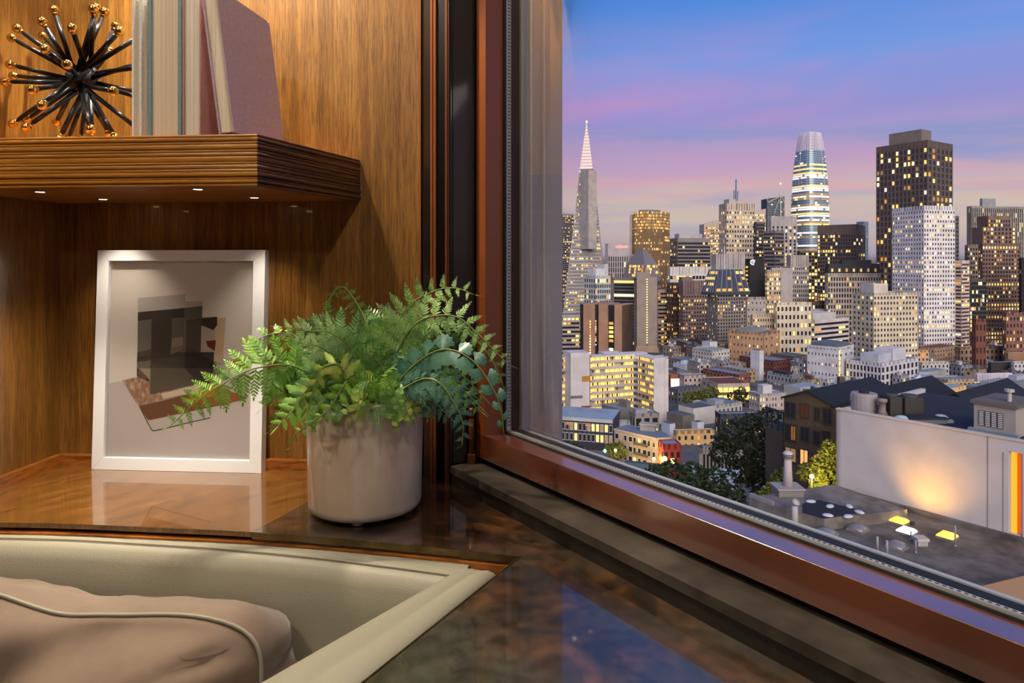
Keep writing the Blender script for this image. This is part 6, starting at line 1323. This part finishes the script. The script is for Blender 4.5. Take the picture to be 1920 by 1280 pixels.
vent('thin pipe below the white lit skylight', 1708, 1012, 996, 3, LR, '')
vent('thin pipe under the small vent box', 1717, 1036, 1013, 3, LR, '')
p = PZ(1726,1021,LR); vb = empty('vent_box', p, 'little white box vent between the skylights', 'vent'); ob('box', G().box((p.x-.35,p.y-.3,p.z),(p.x+.35,p.y+.3,p.z+.35)), mw((170,162,154)), vb); ob('lid', G().box((p.x-.42,p.y-.38,p.z+.35),(p.x+.42,p.y+.38,p.z+.55)), mw((186,178,170)), vb)
m_sky1 = M('lit_skylight_white', c(255,240,200), emit=c(255,238,196), estr=3.0); m_sky2 = M('lit_skylight_yellow', c(255,214,90), emit=c(255,200,64), estr=1.6); m_sky3 = M('grey_skylight_dome', c(120,118,120), .25, spec=.7)
def skylight(label, px, py, wpx, m):
    p = PZ(px, py, LR); w = wpx/F*p.y/2; root = empty('skylight', p, label, 'skylight'); ob('curb', G().obox(p-wd*w-pd*w, wd*2*w, pd*2*w, UP*.18), mw((130,122,114)), root)
    rows = []
    for k, h in ((.95,.18),(.9,.27),(.65,.40),(.3,.47),(.02,.49)): rows.append([p+(wd*a_+pd*b_)*(w*k)+UP*h for a_, b_ in ((-1,-1),(0,-1),(1,-1),(1,0),(1,1),(0,1),(-1,1),(-1,0))])
    ob('dome', G().grid(rows, closed=True), m, root, smooth=True)
skylight('yellow lit skylight dome nearest the white wall', 1686, 981, 28, m_sky2); skylight('brightest white lit skylight dome', 1700, 1000, 29, m_sky1); skylight('yellow lit skylight dome right of the white one', 1776, 1009, 30, m_sky2)
skylight('dark dome skylight behind two grey pipes', 1681, 1027, 31, m_sky3); skylight('grey dome skylight below the raised roof', 1608, 994, 30, m_sky3); skylight('flat grey skylight at the left of the roof', 1548, 1002, 34, m_sky3)
sb = [(1520,942),(1556,951),(1592,951),(1611,962),(1552,968),(1590,970)]
for i, (x, y) in enumerate(sb):
    p = PZ(x, y, HR); root = ob('sandbag', G().lathe([(.01,0),(.3,.03),(.36,.1),(.26,.19),(.01,.22)], p, 10), mw((186,190,198)), smooth=True, label=['white sandbag nearest the chimney flue on black roof sheet', 'white sandbag at the middle of the far edge of roof sheet', 'white sandbag at the right end of the far edge of sheet', 'rightmost white sandbag on the black roof sheet', 'white sandbag at the near left edge of roof sheet', 'white sandbag at the near right edge of roof sheet'][i], cat='sandbag', group='white bags on the raised roof')
    root.scale = (1.2,.8,1); root.rotation_euler = (0,0,i*.7)
g = G().prism([V((v.x,v.y,0)) for v in (PZ(1505,945,HR), PZ(1535,938,HR), PZ(1622,960,HR), PZ(1545,972,HR), PZ(1505,961,HR))], HR+.01, HR+.06); ob('roof_sheet', g, [M('black_roof_sheet', c(22,22,23), .7, bump=(5,.6,.05))], label='black plastic sheet on the raised roof', cat='roof sheet')
a, b = PZ(1800,1108,LR+.9), PZ(1990,1062,LR+.9)
ob('tan_parapet', G().prism([V((a.x,a.y,0)), V((b.x,b.y,0)), V((b.x-2,b.y-14,0)), V((a.x-6,a.y-14,0))], -32, LR+.9), [mw((186,140,92))], label='tan parapet roof at the bottom right outside the window', cat='parapet')
# added lamp on the flat roof, standing in for skylight glow on the wall
wl_ = WPt(1742,950)-pd*3.0; wl_.z = LR+.35
fx = empty('wall_glow_helper', V((wl_.x,wl_.y,LR)), 'small added helper light on the tar roof for the wall glow', 'helper light'); ob('housing', G().box((wl_.x-.15,wl_.y-.12,LR),(wl_.x+.15,wl_.y+.12,LR+.22)), m_post, fx)
spot('added_wall_glow', wl_, WPt(1745,890), 1500, 112, col=(1,.50,.07), soft=.25, blend=1.0)
